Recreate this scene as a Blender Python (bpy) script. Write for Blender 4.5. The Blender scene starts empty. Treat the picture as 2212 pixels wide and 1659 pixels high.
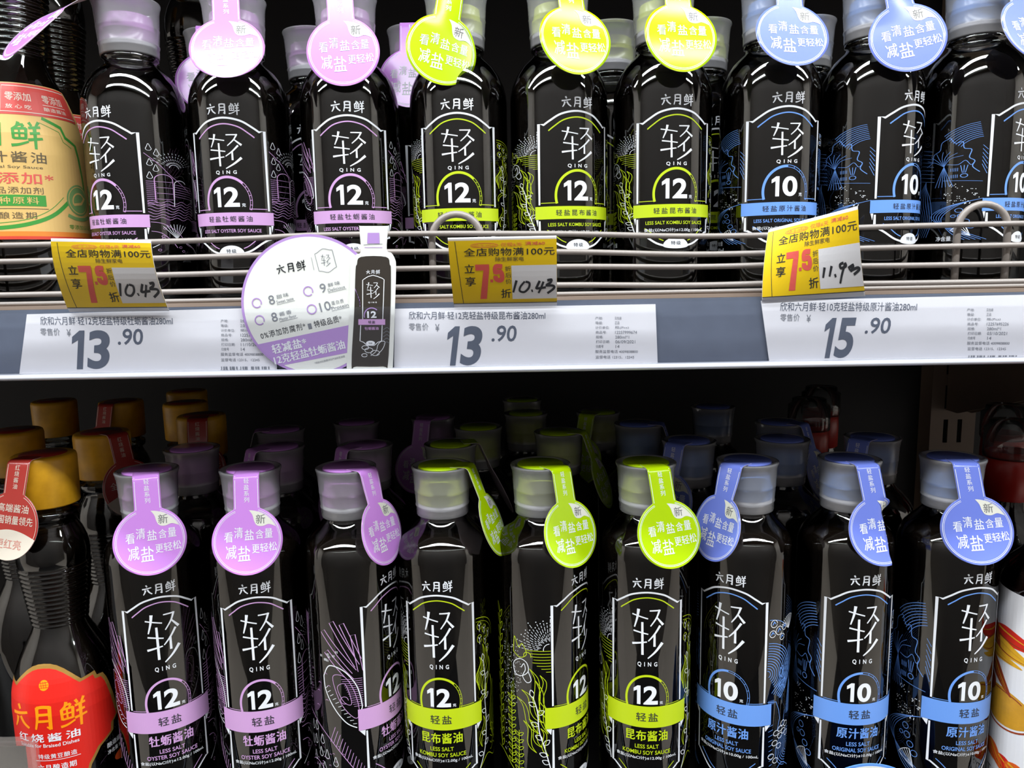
import bpy, bmesh, math, random
from math import sin, cos, pi, radians, sqrt, atan2
from mathutils import Vector, Matrix

random.seed(7)
sc = bpy.context.scene
COL = sc.collection
E = 1.35                       # eye height above the shop floor (m); heights below are relative to it

# ------------------------------------------------------------------ camera
W, H, FPX = 2212.0, 1659.0, 1661.0
yaw, pit, rol = radians(0.6), radians(8.1), radians(1.05)
fw = Vector((-sin(yaw) * cos(pit), cos(yaw) * cos(pit), -sin(pit)))
r0 = Vector((cos(yaw), sin(yaw), 0)); u0 = r0.cross(fw)
rt = cos(rol) * r0 - sin(rol) * u0; up = rt.cross(fw)
cd = bpy.data.cameras.new('camera'); cam = bpy.data.objects.new('camera', cd); COL.objects.link(cam)
cd.sensor_width = 36.0; cd.lens = FPX / W * 36.0; cd.clip_start = 0.01
M = Matrix((rt, up, -fw)).transposed().to_4x4(); M.translation = Vector((0, 0, E)); cam.matrix_world = M
sc.camera = cam

def at(px, py, Y):
    """photo pixel -> point on the vertical plane at distance Y, as (x mm, z mm above the eye)"""
    d = fw + rt * ((px - W / 2) / FPX) - up * ((py - H / 2) / FPX)
    d = d * (Y / d.y)
    return d.x * 1000, d.z * 1000

# ------------------------------------------------------------------ world, lamps, exposure
wd = bpy.data.worlds.new('shop_air'); sc.world = wd; wd.use_nodes = True
wd.node_tree.nodes['Background'].inputs[0].default_value = (0.85, 0.93, 1.0, 1)
wd.node_tree.nodes['Background'].inputs[1].default_value = 0.022
sc.view_settings.view_transform = 'Standard'; sc.view_settings.look = 'None'
sc.view_settings.gamma = 1.0; sc.view_settings.exposure = 0.0
sc.view_settings.use_curve_mapping = False
sc.cycles.transparent_max_bounces = 14; sc.cycles.max_bounces = 8; sc.cycles.diffuse_bounces = 4; sc.cycles.glossy_bounces = 3; sc.cycles.transmission_bounces = 3
sc.cycles.caustics_reflective = False; sc.cycles.caustics_refractive = False
sc.cycles.use_adaptive_sampling = True; sc.cycles.adaptive_threshold = 0.05
LAMP_Y, LAMP_Z = 0.02, E + 1.62
def strip_light(name, x, y, z, length, width, power):
    l = bpy.data.lights.new(name, 'AREA'); l.shape = 'RECTANGLE'; l.size = length; l.size_y = width
    l.energy = power; l.color = (0.93, 0.97, 1.0)
    o = bpy.data.objects.new(name, l); COL.objects.link(o); o.location = (x, y, z)
for i in range(5):
    strip_light('ceiling_tube', (i - 2) * 1.22, LAMP_Y, LAMP_Z, 1.2, 0.2, 23.0)
    strip_light('ceiling_tube', (i - 2) * 1.22, -0.82, LAMP_Z, 1.2, 0.2, 29.0)

# ------------------------------------------------------------------ materials
MATS = {}
def lin(c):
    return tuple((x / 12.92 if x <= 0.04045 else ((x + 0.055) / 1.055) ** 2.4) for x in [v / 255 for v in c])
def mat(name, rgb, rough=0.5, metal=0.0, spec=0.5, noise=0.0, nscale=200.0, bump=0.0, coat=0.0):
    if name in MATS: return MATS[name]
    m = bpy.data.materials.new(name); m.use_nodes = True; nt = m.node_tree
    b = nt.nodes['Principled BSDF']; c = lin(rgb) + (1,)
    b.inputs['Base Color'].default_value = c; b.inputs['Roughness'].default_value = rough
    b.inputs['Metallic'].default_value = metal; b.inputs['Specular IOR Level'].default_value = spec
    if coat: b.inputs['Coat Weight'].default_value = coat; b.inputs['Coat Roughness'].default_value = 0.08
    if noise or bump:
        tc = nt.nodes.new('ShaderNodeTexCoord'); n = nt.nodes.new('ShaderNodeTexNoise')
        n.inputs['Scale'].default_value = nscale; n.inputs['Detail'].default_value = 3
        nt.links.new(tc.outputs['Object'], n.inputs['Vector'])
        if noise:
            mx = nt.nodes.new('ShaderNodeMix'); mx.data_type = 'RGBA'
            mx.inputs[6].default_value = tuple(v * (1 - noise) for v in c[:3]) + (1,)
            mx.inputs[7].default_value = tuple(min(1, v * (1 + noise)) for v in c[:3]) + (1,)
            nt.links.new(n.outputs['Fac'], mx.inputs[0]); nt.links.new(mx.outputs[2], b.inputs['Base Color'])
        if bump:
            bp = nt.nodes.new('ShaderNodeBump'); bp.inputs['Strength'].default_value = bump; bp.inputs['Distance'].default_value = 0.001
            nt.links.new(n.outputs['Fac'], bp.inputs['Height']); nt.links.new(bp.outputs['Normal'], b.inputs['Normal'])
    MATS[name] = m; return m
def thin_glass(name, tint=(1, 1, 1), ior=1.6, rough=0.03, haze=0.0, hazecol=(230, 235, 240)):
    """clear sheet or bottle glass: Fresnel gloss over a see-through body, with an optional milky share"""
    if name in MATS: return MATS[name]
    m = bpy.data.materials.new(name); m.use_nodes = True; nt = m.node_tree; nt.nodes.clear()
    out = nt.nodes.new('ShaderNodeOutputMaterial'); tr = nt.nodes.new('ShaderNodeBsdfTransparent')
    tr.inputs[0].default_value = tint + (1,)
    gl = nt.nodes.new('ShaderNodeBsdfGlossy'); gl.inputs['Roughness'].default_value = rough
    fr = nt.nodes.new('ShaderNodeFresnel'); fr.inputs['IOR'].default_value = ior
    mx = nt.nodes.new('ShaderNodeMixShader'); src = tr.outputs[0]
    if haze:
        df = nt.nodes.new('ShaderNodeBsdfDiffuse'); df.inputs[0].default_value = lin(hazecol) + (1,)
        tl = nt.nodes.new('ShaderNodeBsdfTranslucent'); tl.inputs[0].default_value = lin(hazecol) + (1,)
        m2 = nt.nodes.new('ShaderNodeMixShader'); m2.inputs[0].default_value = 0.45
        nt.links.new(df.outputs[0], m2.inputs[1]); nt.links.new(tl.outputs[0], m2.inputs[2])
        m3 = nt.nodes.new('ShaderNodeMixShader'); m3.inputs[0].default_value = haze
        nt.links.new(tr.outputs[0], m3.inputs[1]); nt.links.new(m2.outputs[0], m3.inputs[2]); src = m3.outputs[0]
    nt.links.new(fr.outputs[0], mx.inputs[0]); nt.links.new(src, mx.inputs[1]); nt.links.new(gl.outputs[0], mx.inputs[2])
    nt.links.new(mx.outputs[0], out.inputs[0]); MATS[name] = m; return m

WHITE = mat('print_white', (232, 235, 240), 0.45)
INK = mat('print_ink', (40, 42, 48), 0.6)
GREYINK = mat('print_grey', (120, 124, 132), 0.6)
SLATE = mat('print_slate', (84, 92, 108), 0.6)
PAPER = mat('paper_white', (228, 228, 232), 0.55, noise=0.03, nscale=60)
YELLOW = mat('paper_yellow', (238, 200, 20), 0.5, noise=0.05, nscale=50)
REDINK = mat('print_red', (222, 90, 82), 0.55)
ORANGEINK = mat('print_orange', (240, 140, 70), 0.55)
GLASS = thin_glass('bottle_glass', (0.90, 0.93, 0.89), 1.9, 0.025)
SOY = mat('soy_sauce', (28, 20, 15), 0.12, spec=0.25)
MILKY = thin_glass('milky_cap_plastic', (0.95, 0.95, 0.97), 1.45, 0.22, haze=0.34, hazecol=(244, 244, 247))
TAGBACK = mat('tag_back_card', (212, 202, 206), 0.5)
COVER = thin_glass('rail_cover_plastic', (0.99, 0.99, 1.0), 1.12, 0.05, haze=0.02, hazecol=(200, 208, 225))
CLEAR = thin_glass('clear_plastic', (0.99, 0.99, 1.0), 1.4, 0.05, haze=0.025, hazecol=(200, 208, 225))
FLAV = {
    'purple': dict(ink=mat('print_lilac', (204, 158, 210), 0.45), tag=mat('tag_lilac', (203, 138, 224), 0.16, spec=0.35),
                   cap=mat('inner_cap_lilac', (204, 140, 214), 0.4), name='牡蛎酱油', en='OYSTER SOY SAUCE', num='12'),
    'green': dict(ink=mat('print_lime', (190, 212, 20), 0.45), tag=mat('tag_lime', (174, 210, 8), 0.16, spec=0.35),
                  cap=mat('inner_cap_lime', (206, 220, 70), 0.4), name='昆布酱油', en='KOMBU SOY SAUCE', num='12'),
    'blue': dict(ink=mat('print_blue', (108, 156, 232), 0.45), tag=mat('tag_blue', (112, 130, 218), 0.16, spec=0.35),
                 cap=mat('inner_cap_blue', (112, 158, 228), 0.4), name='原汁酱油', en='ORIGINAL SOY SAUCE', num='10'),
}

# ------------------------------------------------------------------ mesh helpers
def add_obj(name, me, parent=None, loc=None, rz=0.0):
    o = bpy.data.objects.new(name, me); COL.objects.link(o)
    if parent is not None: o.parent = parent
    if loc is not None: o.location = loc
    o.rotation_euler.z = rz
    return o
def empty(name, loc, rz=0.0):
    o = add_obj(name, None, None, loc, rz); o.empty_display_size = 0.02; return o
def tag(o, label, cat, group=None):
    o['label'] = label; o['category'] = cat
    if group: o['group'] = group
    return o
def struct(o): o['kind'] = 'structure'; return o

class MB:
    """collects boxes, tubes, lathes and prisms in metres and makes ONE mesh"""
    def __init__(self): self.v = []; self.f = []; self.mi = []; self.mats = []; self.smooth = []
    def m(self, mt):
        if mt not in self.mats: self.mats.append(mt)
        return self.mats.index(mt)
    def add(self, vs, fs, mt, smooth=False):
        b = len(self.v); k = self.m(mt); self.v += [tuple(p) for p in vs]
        for f in fs: self.f.append([b + i for i in f]); self.mi.append(k); self.smooth.append(smooth)
        return self
    def box(self, x0, x1, y0, y1, z0, z1, mt):
        vs = [(x, y, z) for x in (x0, x1) for y in (y0, y1) for z in (z0, z1)]
        return self.add(vs, [(0, 1, 3, 2), (4, 6, 7, 5), (0, 4, 5, 1), (2, 3, 7, 6), (0, 2, 6, 4), (1, 5, 7, 3)], mt)
    def lathe(self, prof, mt, seg=40, close=False):
        vs = []; fs = []; n = len(prof)
        for r, z in prof:
            for k in range(seg):
                a = 2 * pi * k / seg; vs.append((r * cos(a), r * sin(a), z))
        for i in range(n - 1):
            for k in range(seg):
                k2 = (k + 1) % seg; fs.append((i * seg + k, i * seg + k2, (i + 1) * seg + k2, (i + 1) * seg + k))
        if close:
            fs.append(tuple(range(seg))[::-1]); fs.append(tuple((n - 1) * seg + k for k in range(seg)))
        return self.add(vs, fs, mt, True)
    def tube(self, pts, r, mt, seg=10, closed=False):
        pts = [Vector(p) for p in pts]; n = len(pts); vs = []; fs = []; prev = None
        for i in range(n):
            a = pts[i - 1] if (i or closed) else pts[0]; b = pts[(i + 1) % n] if (i < n - 1 or closed) else pts[-1]
            t = (b - a).normalized()
            s = t.cross(Vector((0, 0, 1)) if abs(t.z) < 0.9 else Vector((0, 1, 0))).normalized()
            if prev is not None:
                s2 = prev - t * prev.dot(t)
                if s2.length > 1e-6: s = s2.normalized()
            prev = s; q = t.cross(s)
            for k in range(seg):
                an = 2 * pi * k / seg; vs.append(pts[i] + (s * cos(an) + q * sin(an)) * r)
        for i in range(n if closed else n - 1):
            j = (i + 1) % n
            for k in range(seg):
                k2 = (k + 1) % seg; fs.append((i * seg + k, i * seg + k2, j * seg + k2, j * seg + k))
        if not closed: fs.append(tuple(range(seg))[::-1]); fs.append(tuple((n - 1) * seg + k for k in range(seg)))
        return self.add(vs, fs, mt, True)
    def extrude_x(self, prof, x0, x1, mt, smooth=False):
        n = len(prof); vs = [(x0, y, z) for y, z in prof] + [(x1, y, z) for y, z in prof]
        fs = [(i, (i + 1) % n, n + (i + 1) % n, n + i) for i in range(n)]
        fs.append(tuple(range(n))[::-1]); fs.append(tuple(range(n, 2 * n)))
        return self.add(vs, fs, mt, smooth)
    def mesh(self, name):
        me = bpy.data.meshes.new(name); me.from_pydata(self.v, [], self.f)
        for m_ in self.mats: me.materials.append(m_)
        me.polygons.foreach_set('material_index', self.mi); me.polygons.foreach_set('use_smooth', self.smooth)
        bm = bmesh.new(); bm.from_mesh(me); bmesh.ops.recalc_face_normals(bm, faces=bm.faces); bm.to_mesh(me); bm.free()
        me.update(); return me
    def build(self, name, parent=None, loc=None): return add_obj(name, self.mesh(name), parent, loc)

def spl(pts, n=6, closed=False):
    """Catmull-Rom through the points"""
    P = [Vector(p).to_2d() for p in pts]; k = len(P); out = []
    for i in range(k if closed else k - 1):
        if closed: a, b, c, d = P[i - 1], P[i], P[(i + 1) % k], P[(i + 2) % k]
        else: a, b, c, d = P[max(i - 1, 0)], P[i], P[i + 1], P[min(i + 2, k - 1)]
        for j in range(n):
            t = j / n
            out.append(0.5 * ((2 * b) + (c - a) * t + (2 * a - 5 * b + 4 * c - d) * t * t + (3 * b - a - 3 * c + d) * t ** 3))
    if not closed: out.append(P[-1])
    return [(p.x, p.y) for p in out]
def arc(cx, cy, r, a0, a1, n=24, ry=None):
    ry = r if ry is None else ry
    return [(cx + r * cos(radians(a0 + (a1 - a0) * i / n)), cy + ry * sin(radians(a0 + (a1 - a0) * i / n))) for i in range(n + 1)]

_txt = {}
_tc = bpy.data.curves.new('lettering_tool', 'FONT'); _to = bpy.data.objects.new('lettering_tool', _tc); COL.objects.link(_to)
def glyphs(s, bold, spacing, res):
    key = (s, bold, spacing, res)
    if key not in _txt:
        _tc.body = s; _tc.offset = bold; _tc.space_character = spacing; _tc.resolution_u = res; _tc.size = 1.0
        dg = bpy.context.evaluated_depsgraph_get(); dg.update()
        ev = _to.evaluated_get(dg); me = ev.to_mesh()
        vs = [(v.co.x, v.co.y) for v in me.vertices]; fs = [tuple(p.vertices) for p in me.polygons]; ev.to_mesh_clear()
        x0 = min(v[0] for v in vs); x1 = max(v[0] for v in vs); y0 = min(v[1] for v in vs); y1 = max(v[1] for v in vs)
        _txt[key] = ([((x - x0) / (x1 - x0) - 0.5, (y - y0) / (y1 - y0) - 0.5) for x, y in vs], fs)
    return _txt[key]

class Sheet:
    """flat print laid out in millimetres, then bent onto a surface by a mapper (u, v, lift) -> point"""
    def __init__(self, lw=1.0): self.v = []; self.f = []; self.mi = []; self.mats = []; self.lw = lw
    def add(self, vs, fs, mt, layer=0):
        if mt not in self.mats: self.mats.append(mt)
        k = self.mats.index(mt); b = len(self.v); self.v += [(x, y, layer * 0.06) for x, y in vs]
        for f in fs: self.f.append([b + i for i in f]); self.mi.append(k)
        return self
    def poly(self, pts, mt, layer=0): return self.add(pts, [tuple(range(len(pts)))], mt, layer)
    def rect(self, x0, y0, x1, y1, mt, layer=0): return self.poly([(x0, y0), (x1, y0), (x1, y1), (x0, y1)], mt, layer)
    def disc(self, cx, cy, r, mt, layer=0, ry=None, n=32): return self.poly(arc(cx, cy, r, 0, 360 - 360 / n, n - 1, ry), mt, layer)
    def line(self, pts, w, mt, layer=0, closed=False, w2=None):
        n = len(pts); vs = []; fs = []; w *= self.lw
        for i in range(n):
            a = pts[i - 1] if (i or closed) else pts[0]; b = pts[(i + 1) % n] if (i < n - 1 or closed) else pts[-1]
            dx, dy = b[0] - a[0], b[1] - a[1]; L = sqrt(dx * dx + dy * dy) or 1
            ww = w if w2 is None else w + (w2 - w) * i / (n - 1)
            k = 1.0
            if 0 < i < n - 1:
                p, q, r_ = pts[i - 1], pts[i], pts[i + 1]
                ax, ay, bx, by = q[0] - p[0], q[1] - p[1], r_[0] - q[0], r_[1] - q[1]
                c = (ax * bx + ay * by) / ((sqrt(ax * ax + ay * ay) * sqrt(bx * bx + by * by)) or 1)
                k = min(1.8, 1 / max(0.3, sqrt(max(0.0, (1 + c) / 2))))
            nx, ny = -dy / L * ww / 2 * k, dx / L * ww / 2 * k
            vs += [(pts[i][0] + nx, pts[i][1] + ny), (pts[i][0] - nx, pts[i][1] - ny)]
        for i in range(n if closed else n - 1):
            j = (i + 1) % n; fs.append((2 * i + 1, 2 * j + 1, 2 * j, 2 * i))
        return self.add(vs, fs, mt, layer)
    def text(self, s, cx, cy, w, h, mt, layer=1, bold=0.0, spacing=1.0, rot=0.0, shear=0.0, res=3):
        if bold and not s.isascii():      # heavier ideographs: the same outline laid down slightly shifted
            for i, (dx, dy) in enumerate(((1, .6), (-1, -.6))): self.text(s, cx + dx * bold * h * .8, cy + dy * bold * h * .8, w - bold * h, h - bold * h, mt, layer + i * .2, 0.0, spacing, rot, shear, res)
            return self
        vs, fs = glyphs(s, bold, spacing, res); c, q = cos(radians(rot)), sin(radians(rot)); out = []
        for x, y in vs:
            X, Y = x * w + shear * y * h, y * h
            out.append((cx + X * c - Y * q, cy + X * q + Y * c))
        return self.add(out, fs, mt, layer)
    def one(self, x0, y0, w, h, mt, layer=1, shear=0.0):
        return self.poly([(x0 + x * w + shear * (y - .5) * h, y0 + y * h) for x, y in ((.5, 0), (1, 0), (1, 1), (.58, 1), (0, .84), (0, .66), (.5, .76))], mt, layer)
    def strokes(self, S, cx, cy, w, h, mt, layer=1, base=10.0):
        """brush strokes drawn in a 10 x 10 box: (points..., start width, end width)"""
        for st in S:
            pts, a, b = st[:-2], st[-2], st[-1]
            P = [(cx + (x / base - 0.5) * w, cy + (y / base - 0.5) * h) for x, y in (spl(pts, 5) if len(pts) > 2 else pts)]
            k = (w + h) / 2 / base
            self.line(P, a * k, mt, layer, w2=b * k)
        return self
    def box(self, x0, y0, x1, y1): return ((x0 + x1) / 2, (y0 + y1) / 2, abs(x1 - x0), abs(y1 - y0))
    def mesh(self, name, mapper, ustep=None, vstep=None, merge=False):
        me = bpy.data.meshes.new(name); me.from_pydata(self.v, [], self.f)
        for m_ in self.mats: me.materials.append(m_)
        me.polygons.foreach_set('material_index', self.mi)
        bm = bmesh.new(); bm.from_mesh(me)
        for ax, st in ((0, ustep), (1, vstep)):
            if not st: continue
            lo = min(v[ax] for v in self.v); hi = max(v[ax] for v in self.v); k = math.ceil(lo / st) * st
            no = (1, 0, 0) if ax == 0 else (0, 1, 0)
            while k < hi:
                bmesh.ops.bisect_plane(bm, geom=bm.verts[:] + bm.edges[:] + bm.faces[:], dist=1e-5, plane_co=(k * no[0], k * no[1], 0), plane_no=no)
                k += st
        for v in bm.verts: v.co = mapper(v.co.x, v.co.y, v.co.z)
        bm.to_mesh(me); bm.free(); me.update(); return me
def flat(Y):
    return lambda u, v, l: Vector((u / 1000, Y - l / 1000, E + v / 1000))

# brand strokes -------------------------------------------------------------
LIU = [((4.4, 9.8), (5.4, 8.0), 1.5, 1.2), ((0.6, 6.1), (4.5, 6.4), (9.4, 7.2), 1.3, 1.0), ((3.7, 5.2), (3.0, 3.0), (1.4, 0.8), 1.7, 0.7), ((5.6, 5.4), (7.2, 3.0), (9.8, 1.2), 1.5, 1.0)]
YUE = [((2.6, 9.2), (2.6, 5.0), (1.6, 0.8), 1.4, 0.8), ((2.4, 9.0), (5.0, 9.3), (7.9, 9.0), 1.2, 1.3), ((7.7, 9.4), (7.7, 5.0), (7.6, 0.6), 1.4, 1.3), ((7.8, 0.9), (6.2, 1.7), 1.2, 0.6), ((2.6, 6.4), (7.6, 6.5), 1.1, 1.0), ((2.4, 3.9), (7.6, 4.0), 1.1, 1.0)]
XIAN = [((2.8, 10.0), (2.2, 8.4), (0.6, 7.2), 1.2, 0.6), ((2.0, 8.8), (4.4, 9.0), 0.9, 0.9), ((4.4, 9.0), (3.8, 7.8), 0.9, 0.7), ((0.9, 7.4), (1.0, 3.4), 1.1, 0.9),
        ((0.8, 7.3), (5.2, 7.6), 0.9, 0.9), ((5.1, 7.7), (4.8, 3.4), 1.1, 0.9), ((1.0, 5.5), (4.9, 5.7), 0.7, 0.7), ((2.9, 7.4), (2.9, 3.6), 0.7, 0.7), ((1.0, 3.6), (4.8, 3.7), 0.9, 0.9),
        ((0.2, 0.9), (2.6, 1.3), (5.6, 2.5), 1.1, 0.7), ((6.2, 10.0), (7.0, 8.6), 1.1, 0.9), ((9.5, 10.4), (8.4, 8.5), 1.1, 0.8), ((5.9, 7.8), (9.9, 8.4), 1.0, 0.9), ((6.2, 5.7), (9.5, 6.1), 1.0, 0.9),
        ((5.5, 3.2), (10.2, 4.0), 1.1, 0.9), ((7.9, 8.2), (7.7, -0.2), 1.3, 0.9)]
QING = [((2.1, 9.9), (1.7, 8.2), (0.8, 6.2), .72, .28), ((0.1, 8.8), (5.1, 8.0), .32, .3), ((0.5, 5.5), (5.2, 4.9), .38, .3), ((0.1, 2.85), (4.8, 3.35), .55, .3), ((3.3, 7.3), (3.4, 0.7), .52, .58),
        ((5.6, 9.6), (8.9, 9.65), .32, .36), ((8.8, 9.8), (7.8, 8.2), (5.9, 6.5), .5, .26), ((8.0, 8.2), (10.0, 6.7), .34, .62), ((9.0, 6.6), (7.2, 4.9), (5.2, 3.5), .55, .26), ((7.2, 5.0), (7.2, 2.4), .5, .55), ((9.8, 3.1), (7.6, 1.4), (5.1, 0.0), .75, .26)]
def brand(s, cx, cy, w, h, mt, layer=1):
    k = w / 3.3
    for i, S in enumerate((LIU, YUE, XIAN)): s.strokes(S, cx + (i - 1) * k * 1.12, cy, k, h, mt, layer)
    return s

# ------------------------------------------------------------------ the setting (shop aisle and gondola)
FLOORM = mat('floor_tiles', (196, 186, 174), 0.3, noise=0.06, nscale=3)
WALLM = mat('wall_paint', (96, 91, 88), 0.7, noise=0.04, nscale=4)
CEILM = mat('ceiling_paint', (130, 130, 132), 0.8, noise=0.03, nscale=4)
struct(MB().box(-4, 4, -3, 1.6, -0.05, 0, FLOORM).build('floor'))
struct(MB().box(-.95, .95, -1.45, .38, 0, .006, mat('floor_reflection_darkener', (34, 32, 32), .9, noise=.2, nscale=30)).build('floor_reflection_darkener'))  # dark patch added out of view to darken the middle of the bottle reflections
struct(MB().box(-4, 4, -3, 1.6, 3.3, 3.35, CEILM).build('ceiling'))
struct(MB().box(-4, 4, -1.5, -1.45, 0, 3.3, WALLM).build('wall_opposite'))
struct(MB().box(-4, 4, 1.5, 1.55, 0, 3.3, WALLM).build('wall_back'))
SIDEM = mat('side_wall_paint', (222, 214, 204), 0.7, noise=0.03, nscale=4)
for sg, nm in ((-1, 'wall_left'), (1, 'wall_right')): struct(MB().box(sg * 3.6 - .03, sg * 3.6 + .03, -1.45, 1.5, 0, 3.3, SIDEM).build(nm))

BLACKM = mat('shelf_black_lacquer', (30, 29, 30), 0.5, noise=0.1, nscale=40)
SHELFM = mat('shelf_grey_lacquer', (96, 92, 90), 0.45, noise=0.05, nscale=40)
WIREM = mat('fence_wire', (140, 132, 126), 0.38, spec=0.6, noise=0.04, nscale=300)
RAILM = mat('rail_grey_plastic', (94, 102, 118), 0.35, noise=0.12, nscale=90)
POSTM = mat('post_lacquer', (142, 124, 110), 0.5, noise=0.05, nscale=60)
LIPM = mat('rail_lip_plastic', (214, 218, 230), 0.16, spec=0.7, coat=0.5)

struct(MB().box(-1.3, 1.3, 0.895, 0.91, 0.1, E + 0.6, BLACKM).build('wall_gondola_panel'))

UB, LB = -0.0155, -0.372       # tops of the two boards, relative to the eye
def shelf(zt, label, name='display_shelf', depth0=0.4535):
    t = empty(name, (0, 0.66, E + zt - 0.03)); tag(t, label, 'shelf')
    o = -t.location
    b = MB(); b.box(-1.2, 1.2, depth0 + 0.0035, 0.866, E + zt - 0.03, E + zt, BLACKM)
    b.build('board', t).location = o
    return t, o
su, so = shelf(UB, 'black shelf board with grey price rail carrying the upper bottle row')
MB().box(-1.2, 1.2, 0.4575, 0.4715, E + UB, E + UB + 0.0022, POSTM).build('edge_strip', su).location = so
def rail(t, o, zt, zb):
    MB().box(-1.2, 1.2, 0.4515, 0.4535, E + zb, E + zt, RAILM).build('price_rail', t).location = o
    c = MB(); c.box(-1.2, 1.2, 0.4446, 0.4451, E + zb + 0.004, E + zt - 0.0015, COVER); c.build('clear_cover', t).location = o
    prof = [(0.448 + 0.0042 * cos(a), E + zb + 0.0008 + 0.0021 * sin(a)) for a in [2 * pi * k / 14 for k in range(14)]]
    MB().extrude_x(prof, -1.2, 1.2, LIPM, True).build('rail_lip', t).location = o
rail(su, so, -0.0155, -0.0555)
sl, slo = shelf(LB, 'lower black shelf board under the tall slim bottles')
rail(sl, slo, LB, LB - 0.04)
st, sto = shelf(0.365, 'upper black shelf board above the frame', depth0=0.4665)

# uprights with slots, and brackets under the upper board
def upright(x, label):
    t = empty('slotted_upright', (x, 0.885, 0.1)); tag(t, label, 'shelf post')
    o = -t.location; w = 0.0255; b = MB(); y0, y1 = 0.868, 0.894
    # face plate built around two columns of slots so that the slots are real openings
    pitch, sh, sw, dx = 0.0395, 0.027, 0.0026, 0.008
    zs = [E - 0.2 + k * pitch for k in range(-12, 18)]
    for a, c in ((-w, -dx - sw), (-dx + sw, dx - sw), (dx + sw, w)): b.box(x + a, x + c, y0, y0 + 0.002, 0.1, E + 0.6, POSTM)
    for s_ in (-dx, dx):
        for i, z in enumerate(zs): b.box(x + s_ - sw, x + s_ + sw, y0, y0 + 0.002, z + sh, z + pitch, POSTM)
    b.build('face_plate', t).location = o
    MB().box(x - w, x - w + 0.002, y0 + 0.002, y1, 0.1, E + 0.6, POSTM).build('side_plate', t).location = o
    MB().box(x + w - 0.002, x + w, y0 + 0.002, y1, 0.1, E + 0.6, POSTM).build('side_plate', t).location = o
    for s_ in (-dx, dx):
        m = MB(); zt = E + UB - 0.031
        xs = (x + s_ - 0.0012, x + s_ + 0.0012)
        P = [(0.867, zt), (0.867, zt - 0.115), (0.845, zt - 0.115), (0.52, zt - 0.02), (0.50, zt)]
        n = len(P); vs = [(xx, y, z) for xx in xs for y, z in P]
        m.add(vs, [tuple(range(n))[::-1], tuple(range(n, 2 * n))] + [(i, (i + 1) % n, n + (i + 1) % n, n + i) for i in range(n)], POSTM)
        m.build('bracket', t).location = o
upright(0.494, 'beige slotted steel upright with shelf bracket behind blue bottles')

# ------------------------------------------------------------------ wire fence on the upper board edge
fe = empty('wire_fence', (0, 0.462, E + UB)); tag(fe, 'grey wire fence with arched loops along the upper shelf edge', 'shelf fence')
fo = -fe.location
for zl, zm, zr, zr2 in ((22.7, 25.2, 20.4, 24.2), (13.2, 14.8, 9.9, 11.8), (3.4, 4.6, 2.6, 0.9), (-6.6, -6.2, -8.2, -9.4)):
    pts = [(x, z) for x, z in ((-1150, zl), (-290, zl), (-110, zm), (20, (zm + zr) / 2 + 0.6), (105, zr), (190, zr + 0.5), (275, zr2), (1150, zr2))]
    P = spl(pts, 8)
    MB().tube([(x / 1000, 0.4615, E + z / 1000) for x, z in P], 0.00165, WIREM, 8).build('rod', fe).location = fo
for xc in (-0.3475, -0.0362, 0.275):
    P = [(xc - 0.0148, 0.4652, E + UB + 0.002)] + [(xc - 0.0148 * cos(a), 0.4652, E + 0.0215 + 0.0145 * sin(a)) for a in [pi * k / 14 for k in range(15)]] + [(xc + 0.0148, 0.4652, E + UB + 0.002)]
    MB().tube(P, 0.0021, WIREM, 10).build('arched_loop', fe).location = fo
MB().tube([(-1.15, 0.4605, E + UB + 0.0035), (1.15, 0.4605, E + UB + 0.0035)], 0.0013, WIREM, 8).build('rod', fe).location = fo

# ------------------------------------------------------------------ the small bottles: two sizes, three flavours
R = 31.5
UP = dict(H=192, prof=[(0, 0), (24, 0), (28.5, 1.2), (31, 4.5), (R, 9), (R, 124), (31.2, 129), (29.8, 135), (27.4, 140.5), (23.8, 146), (20.2, 149.6), (17.6, 151.8), (16.4, 153.6), (15.7, 155), (17.2, 156), (17.2, 158), (15.2, 159), (15.2, 170)], liq=139,
          brand=(122.5, 115.7), top=(114, 106.4), gly=(104.6, 83.6), qing=(82.5, 80), arch=(78.6, 59.4), num=(72.5, 60.4), band=(57, 49.2), bandw=27.5, bot=(40, 31))
LO = dict(H=245, prof=[(0, 0), (24, 0), (28.5, 1.2), (31, 4.5), (R, 9), (R, 184), (31.2, 188), (30.0, 192.5), (27.5, 197), (23.5, 201.5), (19.5, 205.5), (17.2, 208.5), (16.2, 210.5), (16.2, 212.5), (14.8, 214), (14.8, 222)], liq=196,
          brand=(174.4, 167), top=(164.8, 156.2), gly=(153.6, 119), qing=(116.4, 112.8), arch=(106.6, 85.9), num=(99.5, 86.2), band=(84.8, 69.6), bandw=30, bot=(40, 28.5))
def radius(prof, v):
    p = prof[1:]
    for (r1, z1), (r2, z2) in zip(p, p[1:]):
        if z1 <= v <= z2: return r1 + (r2 - r1) * (v - z1) / max(1e-6, z2 - z1)
    return p[-1][0]
def cyl(prof, Rn, off=0.12):
    def mp(u, v, l):
        a = u / Rn; r = (radius(prof, v) + off + l) / 1000
        return Vector((r * sin(a), -r * cos(a), v / 1000))
    return mp

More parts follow.
